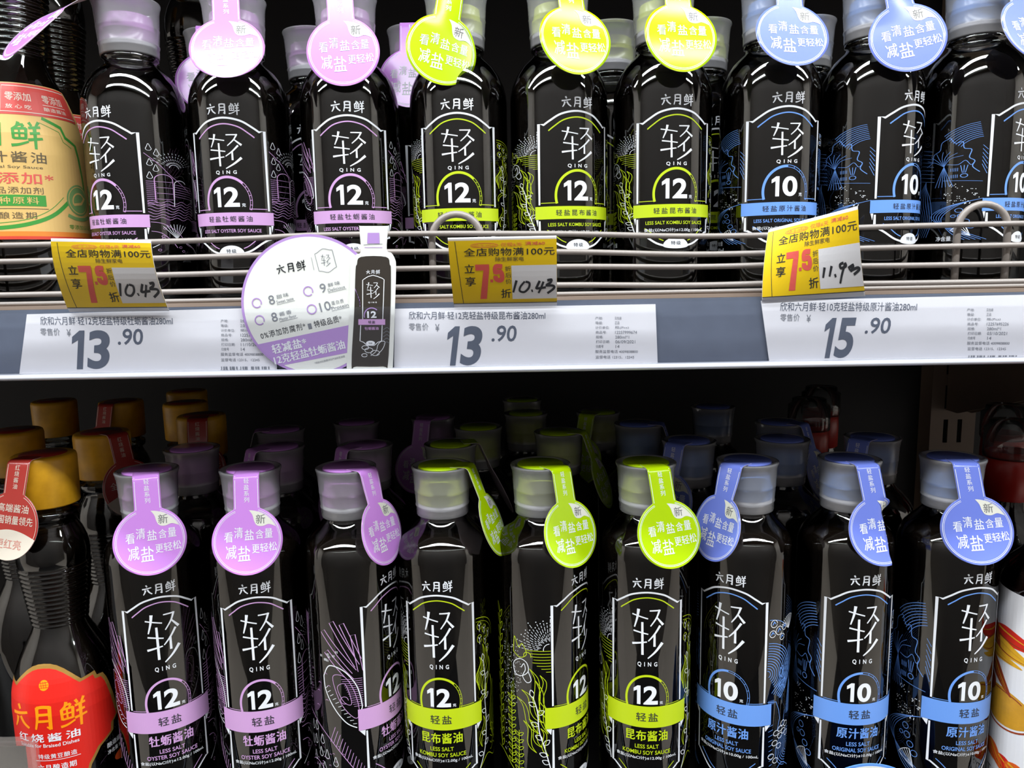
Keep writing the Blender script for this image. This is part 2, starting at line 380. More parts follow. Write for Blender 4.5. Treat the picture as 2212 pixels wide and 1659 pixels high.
def print_label(K, fl, size):
    F = FLAV[fl]; c = F['ink']; s = Sheet(); fw_ = 24.6; t0, t1 = K['top']
    brand(s, 0, sum(K['brand']) / 2, 21, K['brand'][0] - K['brand'][1], WHITE)
    top = spl([(-fw_ + 3.4, t1 - 0.3), (-17, t1 + (t0 - t1) * .3), (-10, t1 + (t0 - t1) * .78), (0, t0), (10, t1 + (t0 - t1) * .78), (17, t1 + (t0 - t1) * .3), (fw_ - 3.4, t1 - 0.3)], 5)
    P = [(-fw_, K['band'][0] + 1), (-fw_, t1 + 0.4)] + top + [(fw_, t1 + 0.4), (fw_, K['band'][0] + 1)]
    s.line(P, 1.15, WHITE)
    s.line([(x * 0.86, y - 3.6) for x, y in top], 0.75, c)
    g0, g1 = K['gly']; s.strokes(QING, 0, (g0 + g1) / 2, 20.5, g0 - g1, WHITE)
    q0, q1 = K['qing']; s.text('QING', 0, (q0 + q1) / 2, 13, q0 - q1, WHITE, 1, 0.02, 2.0)
    # gauge arch
    a0, a1 = K['arch']; r = 14.0; ry = a0 - a1 - 4.0; cy = a1 + 4.0; hol = 48 if F['num'] == '12' else 88
    s.line(arc(0, cy, r, 198, hol, 28, ry), 1.55, c)
    s.line(arc(0, cy, r + 0.65, hol, -18, 16, ry + 0.65), 0.28, c); s.line(arc(0, cy, r - 0.65, hol, -18, 16, ry - 0.65), 0.28, c)
    for k in range(7):
        a = radians(hol + (-18 - hol) * k / 6)
        s.line([((r - .7) * cos(a), cy + (ry - .7) * sin(a)), ((r + .7) * cos(a), cy + (ry + .7) * sin(a))], 0.3, c)
    for sg in (-1, 1): s.line([(sg * 13.2, a1 - 0.3), (sg * (fw_ - 1), a1 - 0.3)], 0.4, c)
    n0, n1 = K['num']; s.one(-9.0, n1, 4.6, n0 - n1, WHITE); s.text(F['num'][1], 2.3, (n0 + n1) / 2, 9.6, n0 - n1, WHITE, 1, 0.03, res=6)
    s.text('克', 9.4, n1 + 1.1, 2.4, 2.2, WHITE, 1, 0.02)
    # below the band
    b1 = K['band'][1]; salt = '食盐(以NaCl计)≤%s.00g / 100mL' % F['num']
    if size == 'small':
        s.text('LESS SALT ' + F['en'], 0, b1 - 3.4, 38, 2.1, c, 1, 0.01); s.text(salt, 0, b1 - 8.0, 40, 2.5, WHITE, 1, 0.01)
        s.text('净含量', -48, 33, 9, 3, WHITE); s.text('280mL', -47, 28.6, 12, 3, WHITE, 1, 0.02)
    else:
        s.text(F['name'], 0, b1 - 6, 28.5, 7.8, c, 1, 0.03, 1.08)
        s.text('LESS SALT', 0, b1 - 13.8, 16, 2.9, c, 1, 0.01); s.text(F['en'], 0, b1 - 18.2, 33, 2.9, c, 1, 0.01)
        s.text(salt, 0, b1 - 22.3, 43, 2.9, WHITE, 1, 0.01)
    f0, f1 = K['bot']; m = (f0 - f1)
    low = spl([(-fw_ + 1.5, f0), (-19, f0 - m * .25), (-12, f0 - m * .75), (-5, f1 + .3), (0, f1), (5, f1 + .3), (12, f0 - m * .75), (19, f0 - m * .25), (fw_ - 1.5, f0)], 5)
    s.line([(-fw_, b1 - 1), (-fw_, f0)] + low + [(fw_, f0), (fw_, b1 - 1)], 1.15, WHITE)
    s.line([(x * .85, y + 2.6) for x, y in low if abs(x) > 8 and x < 0], 0.5, c); s.line([(x * .85, y + 2.6) for x, y in low if x > 8], 0.5, c)
    s.poly(arc(0, f1 + 0.5, 8.0, 0, 180, 20, 5.2) + arc(0, f1 + 0.5, 8.0, 180, 360, 20, 1.6)[1:-1], WHITE, 2)
    s.text('特级', 0, f1 + 2.3, 6.2, 2.4, INK, 3, 0.01, 1.3)
    for sg in (-1, 1): s.poly([(sg * (K['bandw'] - .4), b1 - .2), (sg * (fw_ + 0.9), b1 - .2), (sg * (fw_ + 1.4), b1 - 4.4)][::sg], WHITE)
    return s
def print_band(K, fl, size):
    F = FLAV[fl]; s = Sheet(); b0, b1 = K['band']; w = K['bandw']; s.rect(-w, b1, w, b0, F['ink'], 2); return s
def print_band_text(K, fl, size):
    F = FLAV[fl]; s = Sheet(); cy = sum(K['band']) / 2
    if size == 'small': s.text('轻盐' + F['name'], 0, cy, 28, 3.6, INK, 4, 0.005, 1.35)
    else: s.text('轻盐', 0, cy, 14.5, 6.2, INK, 4, 0.01, 1.25)
    return s

# line drawings beside the label (u: mm round the glass, v: mm on the tall bottle)
def drop(s, x, y, h, w, mt): s.line(spl([(x, y + h * .6), (x + w * .32, y + h * .1), (x + w * .5, y - h * .2), (x + w * .3, y - h * .4), (x, y - h * .46), (x - w * .3, y - h * .4), (x - w * .5, y - h * .2), (x - w * .32, y + h * .1)], 4, True), 0.45, mt, 0, True)
def loop(s, x, y, a, L, w, mt, lw=0.45):
    c, q = cos(radians(a)), sin(radians(a))
    s.line([(x + p * c - r * q, y + p * q + r * c) for p, r in spl([(0, 0), (L * .45, w * .5), (L, 0), (L * .45, -w * .5)], 4, True)], lw, mt, 0, True)
def frond(s, x, y, x2, y2, w, mt, lw=0.5):
    dx, dy = x2 - x, y2 - y; L = sqrt(dx * dx + dy * dy); nx, ny = -dy / L, dx / L
    def side(sg): return spl([(x, y)] + [(x + dx * t + nx * (sg * w * sin(pi * t) * .5 + w * .7 * sin(6 * t)), y + dy * t + ny * (sg * w * sin(pi * t) * .5 + w * .7 * sin(6 * t))) for t in (.2, .4, .6, .8)] + [(x2, y2)], 4)
    s.line(side(1), lw, mt); s.line(side(-1), lw, mt)
def art(fl):
    F = FLAV[fl]; c = F['ink']; s = Sheet(0.72); rn = random.Random(fl)
    def wave(x0, x1, y, amp, lw=.5, mt=c, n=8, ph=0): s.line([(x0 + (x1 - x0) * i / (n * 3), y + amp * sin(ph + i * 2 * pi / 7)) for i in range(n * 3 + 1)], lw, mt)
    if fl == 'purple':
        for k, (x0, y0, x1, y1, w) in enumerate([(-31, 112, -52, 140, 3.4), (-29, 116, -45, 147, 3.4), (-27.5, 120, -38, 146, 3.2), (-27, 112, -31, 138, 3.2), (-33, 106, -50, 126, 3.4)]):
            dx, dy = x1 - x0, y1 - y0; L = sqrt(dx * dx + dy * dy); nx, ny = -dy / L * w / 2, dx / L * w / 2
            s.line([(x0 + nx, y0 + ny), (x1 + nx, y1 + ny), (x1 - nx, y1 - ny), (x0 - nx, y0 - ny)], 0.5, c)
        for k in range(14): s.line([(-40 + k * .6, 107 - k * 1.5), (-26, 107 - k * 1.5)], 0.35, c)
        s.line(spl([(-53, 108), (-48, 116), (-38, 113), (-30, 102), (-27, 88), (-28, 84)], 6), 0.95, WHITE)
        s.line(spl([(-53, 108), (-52, 98), (-46, 86), (-38, 76), (-31, 72)], 6), 0.95, WHITE)
        for k in range(11): s.line([(-52.5 + k * 1.9, 99 - k * 2.4), (-50 + k * 1.9, 101 - k * 2.6)], 0.45, WHITE)
        s.line(spl([(-46, 108), (-38, 109), (-32, 99), (-29, 84), (-32, 79), (-41, 90)], 6, True), 0.5, c, 0, True)
        s.line(spl([(-43, 101), (-38, 104), (-35, 97), (-34, 89), (-39, 91)], 6, True), 0.45, c, 0, True); s.line(arc(-38.5, 92, 2.6, 0, 300), .45, c)
        for k in range(16): s.line(arc(-72 + rn.random() * 26, 84 + rn.random() * 26, 1.2, 20, 160, 6), .35, c)
        for k in range(8):
            x, y = -58 + rn.random() * 16, 118 + rn.random() * 8
            for d in (-.7, 0, .7): s.line([(x + d, y), (x + d, y + 1.6)], .35, WHITE)
        s.line(spl([(-76, 76), (-66, 74), (-52, 64), (-40, 50), (-30, 36)], 6), .6, c)
        for k in range(12): s.line([(-50 + k * 1.9, 62 - k * 2.3), (-46 + k * 1.7, 72 - k * 2.6)], .45, c)
        for x, y in ((-70, 66), (-64, 68), (-72, 54), (-66, 57), (-58, 60), (-60, 50), (-68, 44), (-54, 50), (-47, 46), (-57, 40), (-63, 36)): drop(s, x, y, 6.5, 3.6, WHITE)
        for k in range(26): s.line(arc(-75 + rn.random() * 34, 30 + rn.random() * 34, .7, 0, 180, 5), .3, c)
        for k in range(9): s.line(arc(-73, 96 + k * 3.2, 2.4 - k * .1, 0, 360, 10, 1.7), .6, WHITE)
        for a in (-1, -.3, .4, 1): s.line([(-73 + a * .6, 124), (-74 + a * 4, 148)], .5, c); s.line([(-72 + a * .6, 124), (-72 + a * 4, 148)], .5, c)
        s.line(spl([(-80, 34), (-66, 42), (-54, 36), (-44, 26)], 6), .6, c)
        # right of the frame
        for x, y in ((30, 142), (34.5, 137), (30, 126), (33.5, 120), (29.5, 112)): drop(s, x, y, 7, 3.4, WHITE)
        for k in range(14):
            a = radians(20 + k * 10.5)
            for q in range(4): r1 = 5 + q * 3.2; s.line([(46 + r1 * cos(a), 122 + r1 * sin(a)), (46 + (r1 + 1.6) * cos(a), 122 + (r1 + 1.6) * sin(a))], .45, WHITE)
        s.line(arc(46, 122, 3.6, 0, 180, 12), .6, WHITE)
        s.line([(32, 86)] + arc(38, 108, 6, 180, 0, 12) + [(44, 88)], .8, c); s.line([(44, 80)] + arc(50, 104, 5, 180, 20, 12), .8, WHITE)
        s.line(spl([(27, 136), (36, 124), (44, 112), (60, 96)], 5), .5, c)
        for k in range(13): s.line([(27, 106 - k * 2.1), (33 if k % 3 else 44, 106 - k * 2.1)], .45, c)
        for k in range(6): s.line([(44, 104 - k * 2.6), (62, 104 - k * 2.6 - 2)], .4, c)
        for k in range(7): wave(27, 62, 84 - k * 3.0, 1.4, .5, c, 8, k * .5)
        for k in range(8): a = radians(60 + k * 9); s.line([(44, 44), (44 + 16 * cos(a), 44 + 16 * sin(a))], .55, WHITE)
        s.line(spl([(28, 62), (36, 60), (46, 50), (52, 38), (60, 34)], 5), .6, c); s.line(spl([(28, 52), (34, 50), (40, 42), (44, 34)], 5), .6, c)
        for k in range(10): s.line(arc(30 + rn.random() * 28, 30 + rn.random() * 30, 1.1, 0, 330, 7), .35, c)
        s.line(spl([(28, 34), (40, 42), (54, 38), (64, 28)], 5), .7, WHITE)
    elif fl == 'green':
        for k in range(15):
            a = radians(88 + k * 6.6); r1 = 5.8 + (k % 3) * .9
            while r1 < 20 - (k % 2) * 3:
                L_ = (2.6, 1.6, 3.2)[int(r1 + k) % 3]
                s.line([(-26.5 + r1 * cos(a), 126 + r1 * sin(a)), (-26.5 + (r1 + L_) * cos(a), 126 + (r1 + L_) * sin(a))], .42, WHITE); r1 += L_ + 1.0
            s.disc(-26.5 + (r1 + .5) * cos(a), 126 + (r1 + .5) * sin(a), .4, WHITE, 0, None, 7)
        s.line(arc(-26.5, 126, 4, 90, 190, 10), .6, WHITE)
        for k in range(8): s.line([(-42 + k * 1.6 if k < 4 else -50 + k * 3, 125 - k * 2.1), (-25.6, 125 - k * 2.1)], .45, c)
        s.line(spl([(-52, 122), (-51, 133), (-48, 126), (-45, 129), (-42, 122), (-47, 119), (-52, 122)], 5), .6, c)
        s.line(arc(-41.5, 121, 2.6, -20, 200, 10), .6, c)
        s.line(spl([(-52, 114), (-51, 107), (-46, 106), (-41, 110), (-42, 116), (-47, 118)], 5, True), .7, WHITE, 0, True)
        s.line(spl([(-46, 112), (-44, 115), (-43, 111), (-45, 106), (-42, 102), (-39, 104), (-41, 110)], 5), .7, WHITE)
        for k in range(110):
            x, y = -58 + rn.random() * 12, 84 + rn.random() * 44; s.disc(x, y, .28, WHITE, 0, None, 6)
        for x, y, x2, y2, w in ((-30, 78, -40, 112, 3.6), (-31, 74, -46, 96, 3.4), (-29, 84, -33, 108, 3.2), (-34, 66, -50, 90, 3.2), (-28, 66, -36, 104, 3), (-32, 56, -41, 76, 3), (-28, 50, -33, 70, 2.6), (-36, 52, -45, 74, 3)): frond(s, x, y, x2, y2, w, c, .55)
        s.line(spl([(-26.5, 40), (-30, 54), (-34, 68), (-35, 82), (-38, 92)], 6), 1.0, WHITE)
        for x, y, a in ((-38, 92, 105), (-36, 86, 160), (-35, 80, 30), (-34.5, 72, 165), (-32, 62, 150), (-31, 58, 40), (-29, 50, 160), (-27.6, 44, 150)): loop(s, x, y, a, 5.2, 3.2, WHITE, .65)
        for x0, y0, y1 in ((-55, 40, 92), (-49, 36, 66)):
            s.line([(x0, y0), (x0 + .6, y1)], .45, c); y = y0
            while y < y1: loop(s, x0 + .3, y, 40, 4.6, 2, c, .5); loop(s, x0 + .3, y, 140, 4.6, 2, c, .5); y += 5.2
        s.line([(-68, 44), (-67, 140)], .45, c); y = 46
        while y < 142: loop(s, -67.6, y, 62, 7.5, 2.6, c, .5); loop(s, -67.6, y + 3.5, 118, 7.5, 2.6, c, .5); y += 8.6
        for k in range(60): s.disc(-63 + rn.random() * 4, 44 + rn.random() * 90, .28, WHITE, 0, None, 6)
        s.line(spl([(-80, 40), (-66, 44), (-54, 36), (-44, 26)], 5), .6, c)
        # right of the frame
        s.line(arc(27, 122, 22, 90, 5, 18), .5, c); s.line(arc(27, 122, 19.6, 90, 10, 18), .3, c)
        for x, y in ((30, 138), (35, 134.5), (30, 129), (36, 126), (40, 130), (38.5, 119)):
            s.line(arc(x, y, 2.2, 0, 345, 14, 2.7), .45, c); s.line([(x, y - 4), (x, y + .5)], .5, WHITE); s.line([(x - 1.2, y + 1.4), (x, y - .4), (x + 1.2, y + 1.4)], .5, WHITE)
        for x, y, x2, y2, w in ((29, 92, 33, 124, 3.2), (32, 90, 37, 120, 3), (28, 96, 29.5, 116, 2.6), (36, 84, 40, 112, 3), (28, 78, 36, 94, 2.4), (30, 50, 32, 72, 2.6), (44, 52, 42, 98, 3), (48, 46, 47, 92, 3), (54, 46, 52, 100, 3.4)): frond(s, x, y, x2, y2, w, c, .5)
        s.line(spl([(27, 34), (33, 48), (35, 66), (34, 84), (35, 98), (33, 112)], 6), 1.0, WHITE)
        for x, y, a in ((33, 112, 95), (34.5, 102, 150), (35, 98, 40), (34.5, 88, 150), (34, 84, 30), (35, 74, 150), (35, 66, 40), (34.5, 58, 150), (33, 50, 40), (31, 44, 150)): loop(s, x, y, a, 5, 3, WHITE, .65)
        for k in range(5): wave(40, 62, 60 - k * 4, 1.6, .5, c, 6, k)
        s.line(spl([(27, 34), (36, 42), (46, 36), (58, 40)], 5), .6, c)
    else:
        for k in range(9): s.line(arc(-27, 120, 15 + k * 1.9, 98, 158 - k * 2, 14), .5, c)
        s.line(spl([(-47, 136), (-44, 130), (-40, 131), (-39, 124), (-35, 122), (-36, 114), (-33, 110), (-34, 104), (-30, 98)], 5), .7, c)
        s.line(spl([(-47, 136), (-52, 132), (-53, 124), (-57, 120), (-58, 112), (-62, 108)], 5), .5, c)
        for a in range(7): s.line(spl([(-50, 106), (-50 + 7 * cos(radians(60 + a * 14)), 106 + 9 * sin(radians(60 + a * 14))), (-50 + 14 * cos(radians(40 + a * 18)), 106 + 16 * sin(radians(40 + a * 18)))], 5), .4, c)
        for a in range(6): s.line(spl([(-50, 106), (-52 + a * .8, 98), (-55 + a * 2.2, 84)], 5), .4, c)
        s.line(spl([(-48, 108), (-42, 107), (-38, 111), (-35, 106), (-33, 109)], 5), .5, c)
        for q in range(2):
            for k in range(5): s.line([(-46 + k, 100 - q * 7), (-46 + k, 103.5 - q * 7)], .4, c)
        for a in (-2, 0, 2): s.line([(-38.5 + a * .4, 98), (-38.5 + a, 106)], .5, c)
        s.line(arc(-38.3, 95, 2, 0, 360, 10), .6, c); s.line([(-50, 91), (-28, 88)], .4, c)
        for q in range(6): s.line([(-29, 126 - q * 4), (-26, 121 - q * 5)], .4, c)
        for cx, cy in ((-44, 84), (-35, 80), (-47, 76), (-40, 70), (-36, 68), (-45, 68), (-32, 74)):
            for k in range(8): s.disc(cx + rn.gauss(0, 1.5), cy + rn.gauss(0, 1.7), .34, WHITE, 0, None, 7)
        for k in range(5): s.line(spl([(-27, 70), (-40 - k * 2.2, 64 - k * .6), (-50 - k * 1.6, 50), (-44 + k * 2, 34), (-36 + k * 3, 26)], 6), .45, c)
        for k, (x, y) in enumerate(((-40, 58), (-38.5, 52), (-36, 46), (-33, 40.5), (-43, 52))): s.line(arc(x, y, 2.2 if k < 4 else 1.4, 0, 360, 14), .5, c)
        for k in range(6): a = radians(105 + k * 9); s.line([(-33, 30), (-33 + 13 * cos(a), 30 + 13 * sin(a))], .5, WHITE)
        s.line([(-33, 30)] + arc(-33, 30, 13, 105, 150, 8) + [(-33, 30)], .7, WHITE)
        for k in range(9): s.line([(-58 + k * .3, 124 - k * 4.2), (-66 - k * .2, 127 - k * 4.2)], .35, c)
        for k in range(7): s.line(spl([(-62, 92 - k), (-70 + k * 2, 70), (-66 + k * 1.6, 48), (-72 + k * 2, 30)], 5), .4, c)
        # right of the frame
        for x, y, r in ((30.5, 141, 2.6), (35, 135.5, 3.0), (29.5, 134, 2.4), (40, 137, 2.2), (38, 130.5, 2.2)):
            s.line(arc(x, y, r, 0, 345, 14), .6, WHITE); s.line([(x - r * .5, y - r * .3), (x, y + r * .5), (x + r * .5, y - r * .1)], .9, c)
        for k in range(12): s.line(arc(26, 106, 2.5 + k * 1.75, 88, -60, 18), .55, c)
        s.line(arc(27, 124, 20, 90, 40, 12), .5, c)
        for k in range(6): s.line(spl([(30 + k * 1.6, 92 - k), (40 + k * 1.5, 104 - k), (48 + k * 1.6, 122 - k * 1.5)], 5), .5, c)
        for x, y, a in ((37, 102, 70), (40, 101, 110), (43, 92, 95), (36, 96, 20)): loop(s, x, y, a, 8, 3.4, c, .55)
        for k in range(12): a = radians(50 + k * 9); s.line([(46, 134), (46 + 9 * cos(a), 134 + 9 * sin(a))], .4, WHITE); s.disc(46 + 9.6 * cos(a), 134 + 9.6 * sin(a), .4, WHITE, 0, None, 7)
        for k in range(7): s.line(spl([(46 + k, 72), (47 + k * .8, 84), (50 + k * .3, 98 - k)], 4), .4, c)
        s.line([(27, 86), (34, 85), (37, 78), (38, 72), (36, 64), (42, 66), (44, 76)], .5, c)
        for k in range(5): s.line([(28 + k, 84), (28 + k, 87)], .4, c)
        for x, y in ((35, 62), (39, 64), (42, 67), (39, 59), (43, 61), (46, 65), (34, 55), (38, 52), (31, 46), (35, 42), (47, 58)): s.line(arc(x, y, 2.4, 0, 345, 12, 1.9), .6, WHITE)
        for k in range(7): s.line(arc(48, 48, 3 + k * 1.7, 80, 260, 14), .45, c)
        for k in range(9): s.line([(28 + k * .2, 68 - k * 3.6), (32, 69 - k * 3.6)], .4, c)
        s.line(spl([(27, 38), (34, 34), (42, 38), (54, 30)], 5), .6, c)
    return s

def half_sheet(s, sg):
    h = Sheet(); h.mats = s.mats; idx = {}
    for f, m_ in zip(s.f, s.mi):
        if s.v[f[0]][0] * sg < 0: continue
        g = []
        for i in f:
            if i not in idx: idx[i] = len(h.v); h.v.append(s.v[i])
            g.append(idx[i])
        h.f.append(g); h.mi.append(m_)
    return h
def cap_profile(H):
    return [(16.0, H - 33.5), (17.4, H - 33.8), (17.7, H - 33), (17.9, H - 27.5), (18.3, H - 27.0), (18.4, H - 26.2), (18.0, H - 25.6), (18.7, H - 17), (18.9, H - 16.2), (18.7, H - 15.6), (19.3, H - 6), (19.8, H - 3), (20.5, H - 1.2), (20.4, H - 0.2), (19.6, H), (18.4, H - 0.2), (17.6, H - 0.9), (0.01, H - 0.9)]
def lathe_mesh(name, prof, mt, seg=48):
    return MB().lathe([(r / 1000, z / 1000) for r, z in prof], mt, seg).mesh(name)
KIT = {}
for size, K in (('small', UP), ('tall', LO)):
    Hh = K['H']
    glass = lathe_mesh('glass_body', [(0.01, 0)] + K['prof'][1:], GLASS, 64)
    liq = [(max(0.01, r - 0.9), z + 0.9) for r, z in K['prof'] if z < K['liq']]
    liq += [(radius(K['prof'], K['liq']) - 0.9, K['liq']), (0.01, K['liq'])]
    liq[0] = (0.01, liq[0][1])
    liquid = lathe_mesh('soy_sauce', liq, SOY, 64)
    cap = lathe_mesh('cap', cap_profile(Hh), MILKY, 48)
    art_scale = (K['top'][1] - K['bot'][0]) / (LO['top'][1] - LO['bot'][0])
    for fl in FLAV:
        mp = cyl(K['prof'], R)
        sa = art(fl); sa.v = [(x, K['bot'][0] + (y - LO['bot'][0]) * art_scale, z) for x, y, z in sa.v]
        inner = MB(); h = Hh / 1000
        inner.lathe([(0.0001, h - .0088), (.0140, h - .0088), (.0150, h - .0096), (.0156, h - .0168), (.0166, h - .0172), (.0168, h - .0245), (.0166, h - .0252), (.0158, h - .0255)], FLAV[fl]['cap'], 36)
        inner.lathe([(.0158, h - .0255), (.0166, h - .0258), (.0166, h - .0322), (.0150, h - .0326)], mat('inner_cap_white', (226, 226, 228), .4), 36)
        top = MB(); top.lathe([(0.0001, h + .0001), (.0152, h + .0001), (.0156, h - .0004), (.0156, h - .0012), (.0001, h - .0012)], FLAV[fl]['tag'], 36)
        KIT[size, fl] = dict(glass_body=glass, soy_sauce=liquid, cap=cap, inner_cap=inner.mesh('inner_cap'), cap_sticker=top.mesh('cap_sticker'),
            label_print=print_label(K, fl, size).mesh('label_print', mp, 2.5), colour_band=print_band(K, fl, size).mesh('colour_band', mp, 1.5),
            band_lettering=print_band_text(K, fl, size).mesh('band_lettering', mp, 2.5),
            side_artwork=[half_sheet(sa, sg).mesh('side_artwork', mp, 3.0) for sg in (-1, 1)])

# neck tag: strap from the cap top over the rim, round disc below; bent as one sheet
SD, RD, SW = 63.0, 22.0, 8.1
def tag_surface(Hh, phi, delta, omega=0.0, twist=0.0, curl=0.0, bend=0.0, fold=None, slen=0.0):
    z = Vector((0, 0, 1)); d = Vector((sin(phi), -cos(phi), 0)); e = Vector((cos(phi), sin(phi), 0)); a, b = 18.6, 3.6
    th = pi / 2 - delta; s1 = a + b * th
    def pt(t, s, l):
        if s <= a: p = d * s + z * (Hh + 0.25); T = d; N = z; S = e
        elif s <= s1:
            al = (s - a) / b; p = d * (a + b * sin(al)) + z * (Hh + 0.25 - b * (1 - cos(al))); T = d * cos(al) - z * sin(al); N = d * sin(al) + z * cos(al); S = e
        else:
            ls = s - s1; p0 = d * (a + b * sin(th)) + z * (Hh + 0.25 - b * (1 - cos(th)))
            T0 = d * sin(delta) - z * cos(delta); N0 = d * cos(delta) + z * sin(delta)
            T = T0 * cos(omega) + e * sin(omega); S = e * cos(omega) - T0 * sin(omega)
            p = p0 + T * ls + N0 * (bend * ls * ls); N = (N0 - T * (2 * bend * ls)).normalized()
            k = min(1.0, ls / 30.0); tw = twist * k * k * (3 - 2 * k); S, N = S * cos(tw) + N * sin(tw), N * cos(tw) - S * sin(tw)
        tt = t
        k = max(0.0, min(1.0, (s - 40) / 12)); cc = curl * k
        if fold is not None and s > 42:
            t0, be = fold; be = be * max(0.0, min(1.0, (s - 42) / 12))
            if t > t0: q = p + S * t0 + (S * cos(be) - N * sin(be)) * (t - t0); N = N * cos(be) + S * sin(be); return (q + N * l) / 1000
        q = p + S * tt + N * (cc * tt * tt); Nn = (N - S * (2 * cc * tt)).normalized()
        return (q + Nn * l) / 1000
    return pt
def tag_mesh(pt, fl, nm='neck_tag', front=None):
    front = front or FLAV[fl]['tag']; rows = []; s = 9.0
    while s < SD + RD - 0.02: rows.append(s); s += 1.6 if s < SD + RD - 4 else 0.55
    rows.append(SD + RD - 0.02)
    nc = 14; vs = []; fs = []; m = MB()
    for lay in (0.12, -0.12):
        for s in rows:
            hw = SW
            if abs(s - SD) < RD: hw = max(SW if s < SD else 0.3, sqrt(RD * RD - (s - SD) ** 2))
            for k in range(nc + 1): vs.append(pt(-hw + 2 * hw * k / nc, s, lay))
    n = len(rows); w = nc + 1
    ff = [(i * w + k, i * w + k + 1, (i + 1) * w + k + 1, (i + 1) * w + k) for i in range(n - 1) for k in range(nc)]
    fb = [tuple(n * w + j for j in f[::-1]) for f in ff]; ed = []
    for i in range(n - 1):
        ed += [(i * w, (i + 1) * w, n * w + (i + 1) * w, n * w + i * w), (i * w + nc, n * w + i * w + nc, n * w + (i + 1) * w + nc, (i + 1) * w + nc)]
    for k in range(nc): j = (n - 1) * w + k; ed.append((j, j + 1, n * w + j + 1, n * w + j))
    m.mats = [front, TAGBACK]; m.v = [tuple(v) for v in vs]; m.f = [list(f) for f in ff + fb + ed]
    m.mi = [0] * len(ff) + [1] * len(fb) + [1] * len(ed); m.smooth = [True] * len(ff + fb) + [False] * len(ed)
    me = bpy.data.meshes.new(nm); me.from_pydata(m.v, [], m.f)
    for x in m.mats: me.materials.append(x)
    me.polygons.foreach_set('material_index', m.mi); me.polygons.foreach_set('use_smooth', m.smooth); me.update(); return me
def tag_sheet():
    s = Sheet()
    g = 90 - 22
    for rr, w in ((RD - 1.5, .34), (RD - 2.3, .22)): s.line(arc(0, 0, rr, 90 + 20.5, 450 - 20.5, 60), w, WHITE)
    for sg in (-1, 1): s.line([(sg * (SW - 1.0), 42), (sg * (SW - 1.0), RD - 1.4)], .34, WHITE)
    for k, ch in enumerate('轻盐系列'): s.text(ch, 0, 38.5 - k * 4.1, 3.2, 3.4, WHITE, 1, 0.01)
    P = arc(0, 0, RD - 2.6, 86, 24, 14)
    s.poly(P + spl([(P[-1][0], P[-1][1]), (13.5, 9.6), (9.5, 8.6), (6.0, 9.4), (4.4, 12.2), (3.4, 16.2), (P[0][0], P[0][1])], 5)[1:-1], mat('tag_cream', (226, 226, 214), 0.4), 1)
    s.text('新', 8.4, 13.2, 5.8, 6.0, mat('tag_grey_ink', (110, 110, 112), 0.5), 3)
    for ch, x, y, w, h in (('看', -11.6, 3.0, 5.4, 6.6), ('清', -5.4, 5.4, 5.4, 7.0), ('盐', 1.2, 3.6, 5.8, 6.6), ('含', 7.6, 3.6, 5.0, 5.8), ('量', 13.2, 3.8, 5.0, 6.0),
                           ('减', -10.2, -6.6, 6.6, 8.8), ('盐', -2.2, -8.0, 7.6, 9.6), ('更', 5.0, -5.6, 4.6, 5.6), ('轻', 10.2, -5.2, 5.2, 5.6), ('松', 15.6, -4.8, 5.0, 5.8)):
        s.text(ch, x, y, w, h, WHITE, 1, 0.008)
    return s

def make_bottle(size, fl, x, y, zb, rot, label, group, tagp=None, prints=True):
    K = LO if size == 'tall' else UP; kit = KIT[size, fl]
    t = empty('soy_sauce_bottle', (x / 1000, y / 1000, E + zb), radians(rot)); tag(t, label, 'bottle', group)
    add_obj('soy_sauce', kit['soy_sauce'], t)
    g = add_obj('glass_body', kit['glass_body'], t)
    c = add_obj('cap', kit['cap'], t); add_obj('inner_cap', kit['inner_cap'], c); add_obj('cap_sticker', kit['cap_sticker'], c)
    if prints:
        add_obj('label_print', kit['label_print'], t); b = add_obj('colour_band', kit['colour_band'], t)
        add_obj('band_lettering', kit['band_lettering'], b)
        for me in kit['side_artwork']: add_obj('side_artwork', me, t)
    if tagp is not None:
        p = dict(tagp); p['phi'] = radians(p['phi'] - rot); p['delta'] = radians(p.get('delta', 17))
        for k in ('omega', 'twist'): p[k] = radians(p.get(k, 0))
        pt = tag_surface(K['H'], **p)
        n = add_obj('neck_tag', tag_mesh(pt, fl), t)
        n['label'] = 'round neck tag on a strap'
        if prints or tagp.get('slen'): pass
        add_obj('tag_print', tag_sheet().mesh('tag_print', lambda u, v, l: pt(u, SD - v, 0.2 + l), 3.0, 3.0), n)
    return t
G1 = 'small soy sauce bottles in the front of the upper shelf'; G2 = 'tall slim soy sauce bottles in the front of the lower shelf'
G3 = 'bottles standing behind on the lower shelf'; G4 = 'bottles standing behind on the upper shelf'
def facing(x, y): return math.degrees(atan2(-x, y))
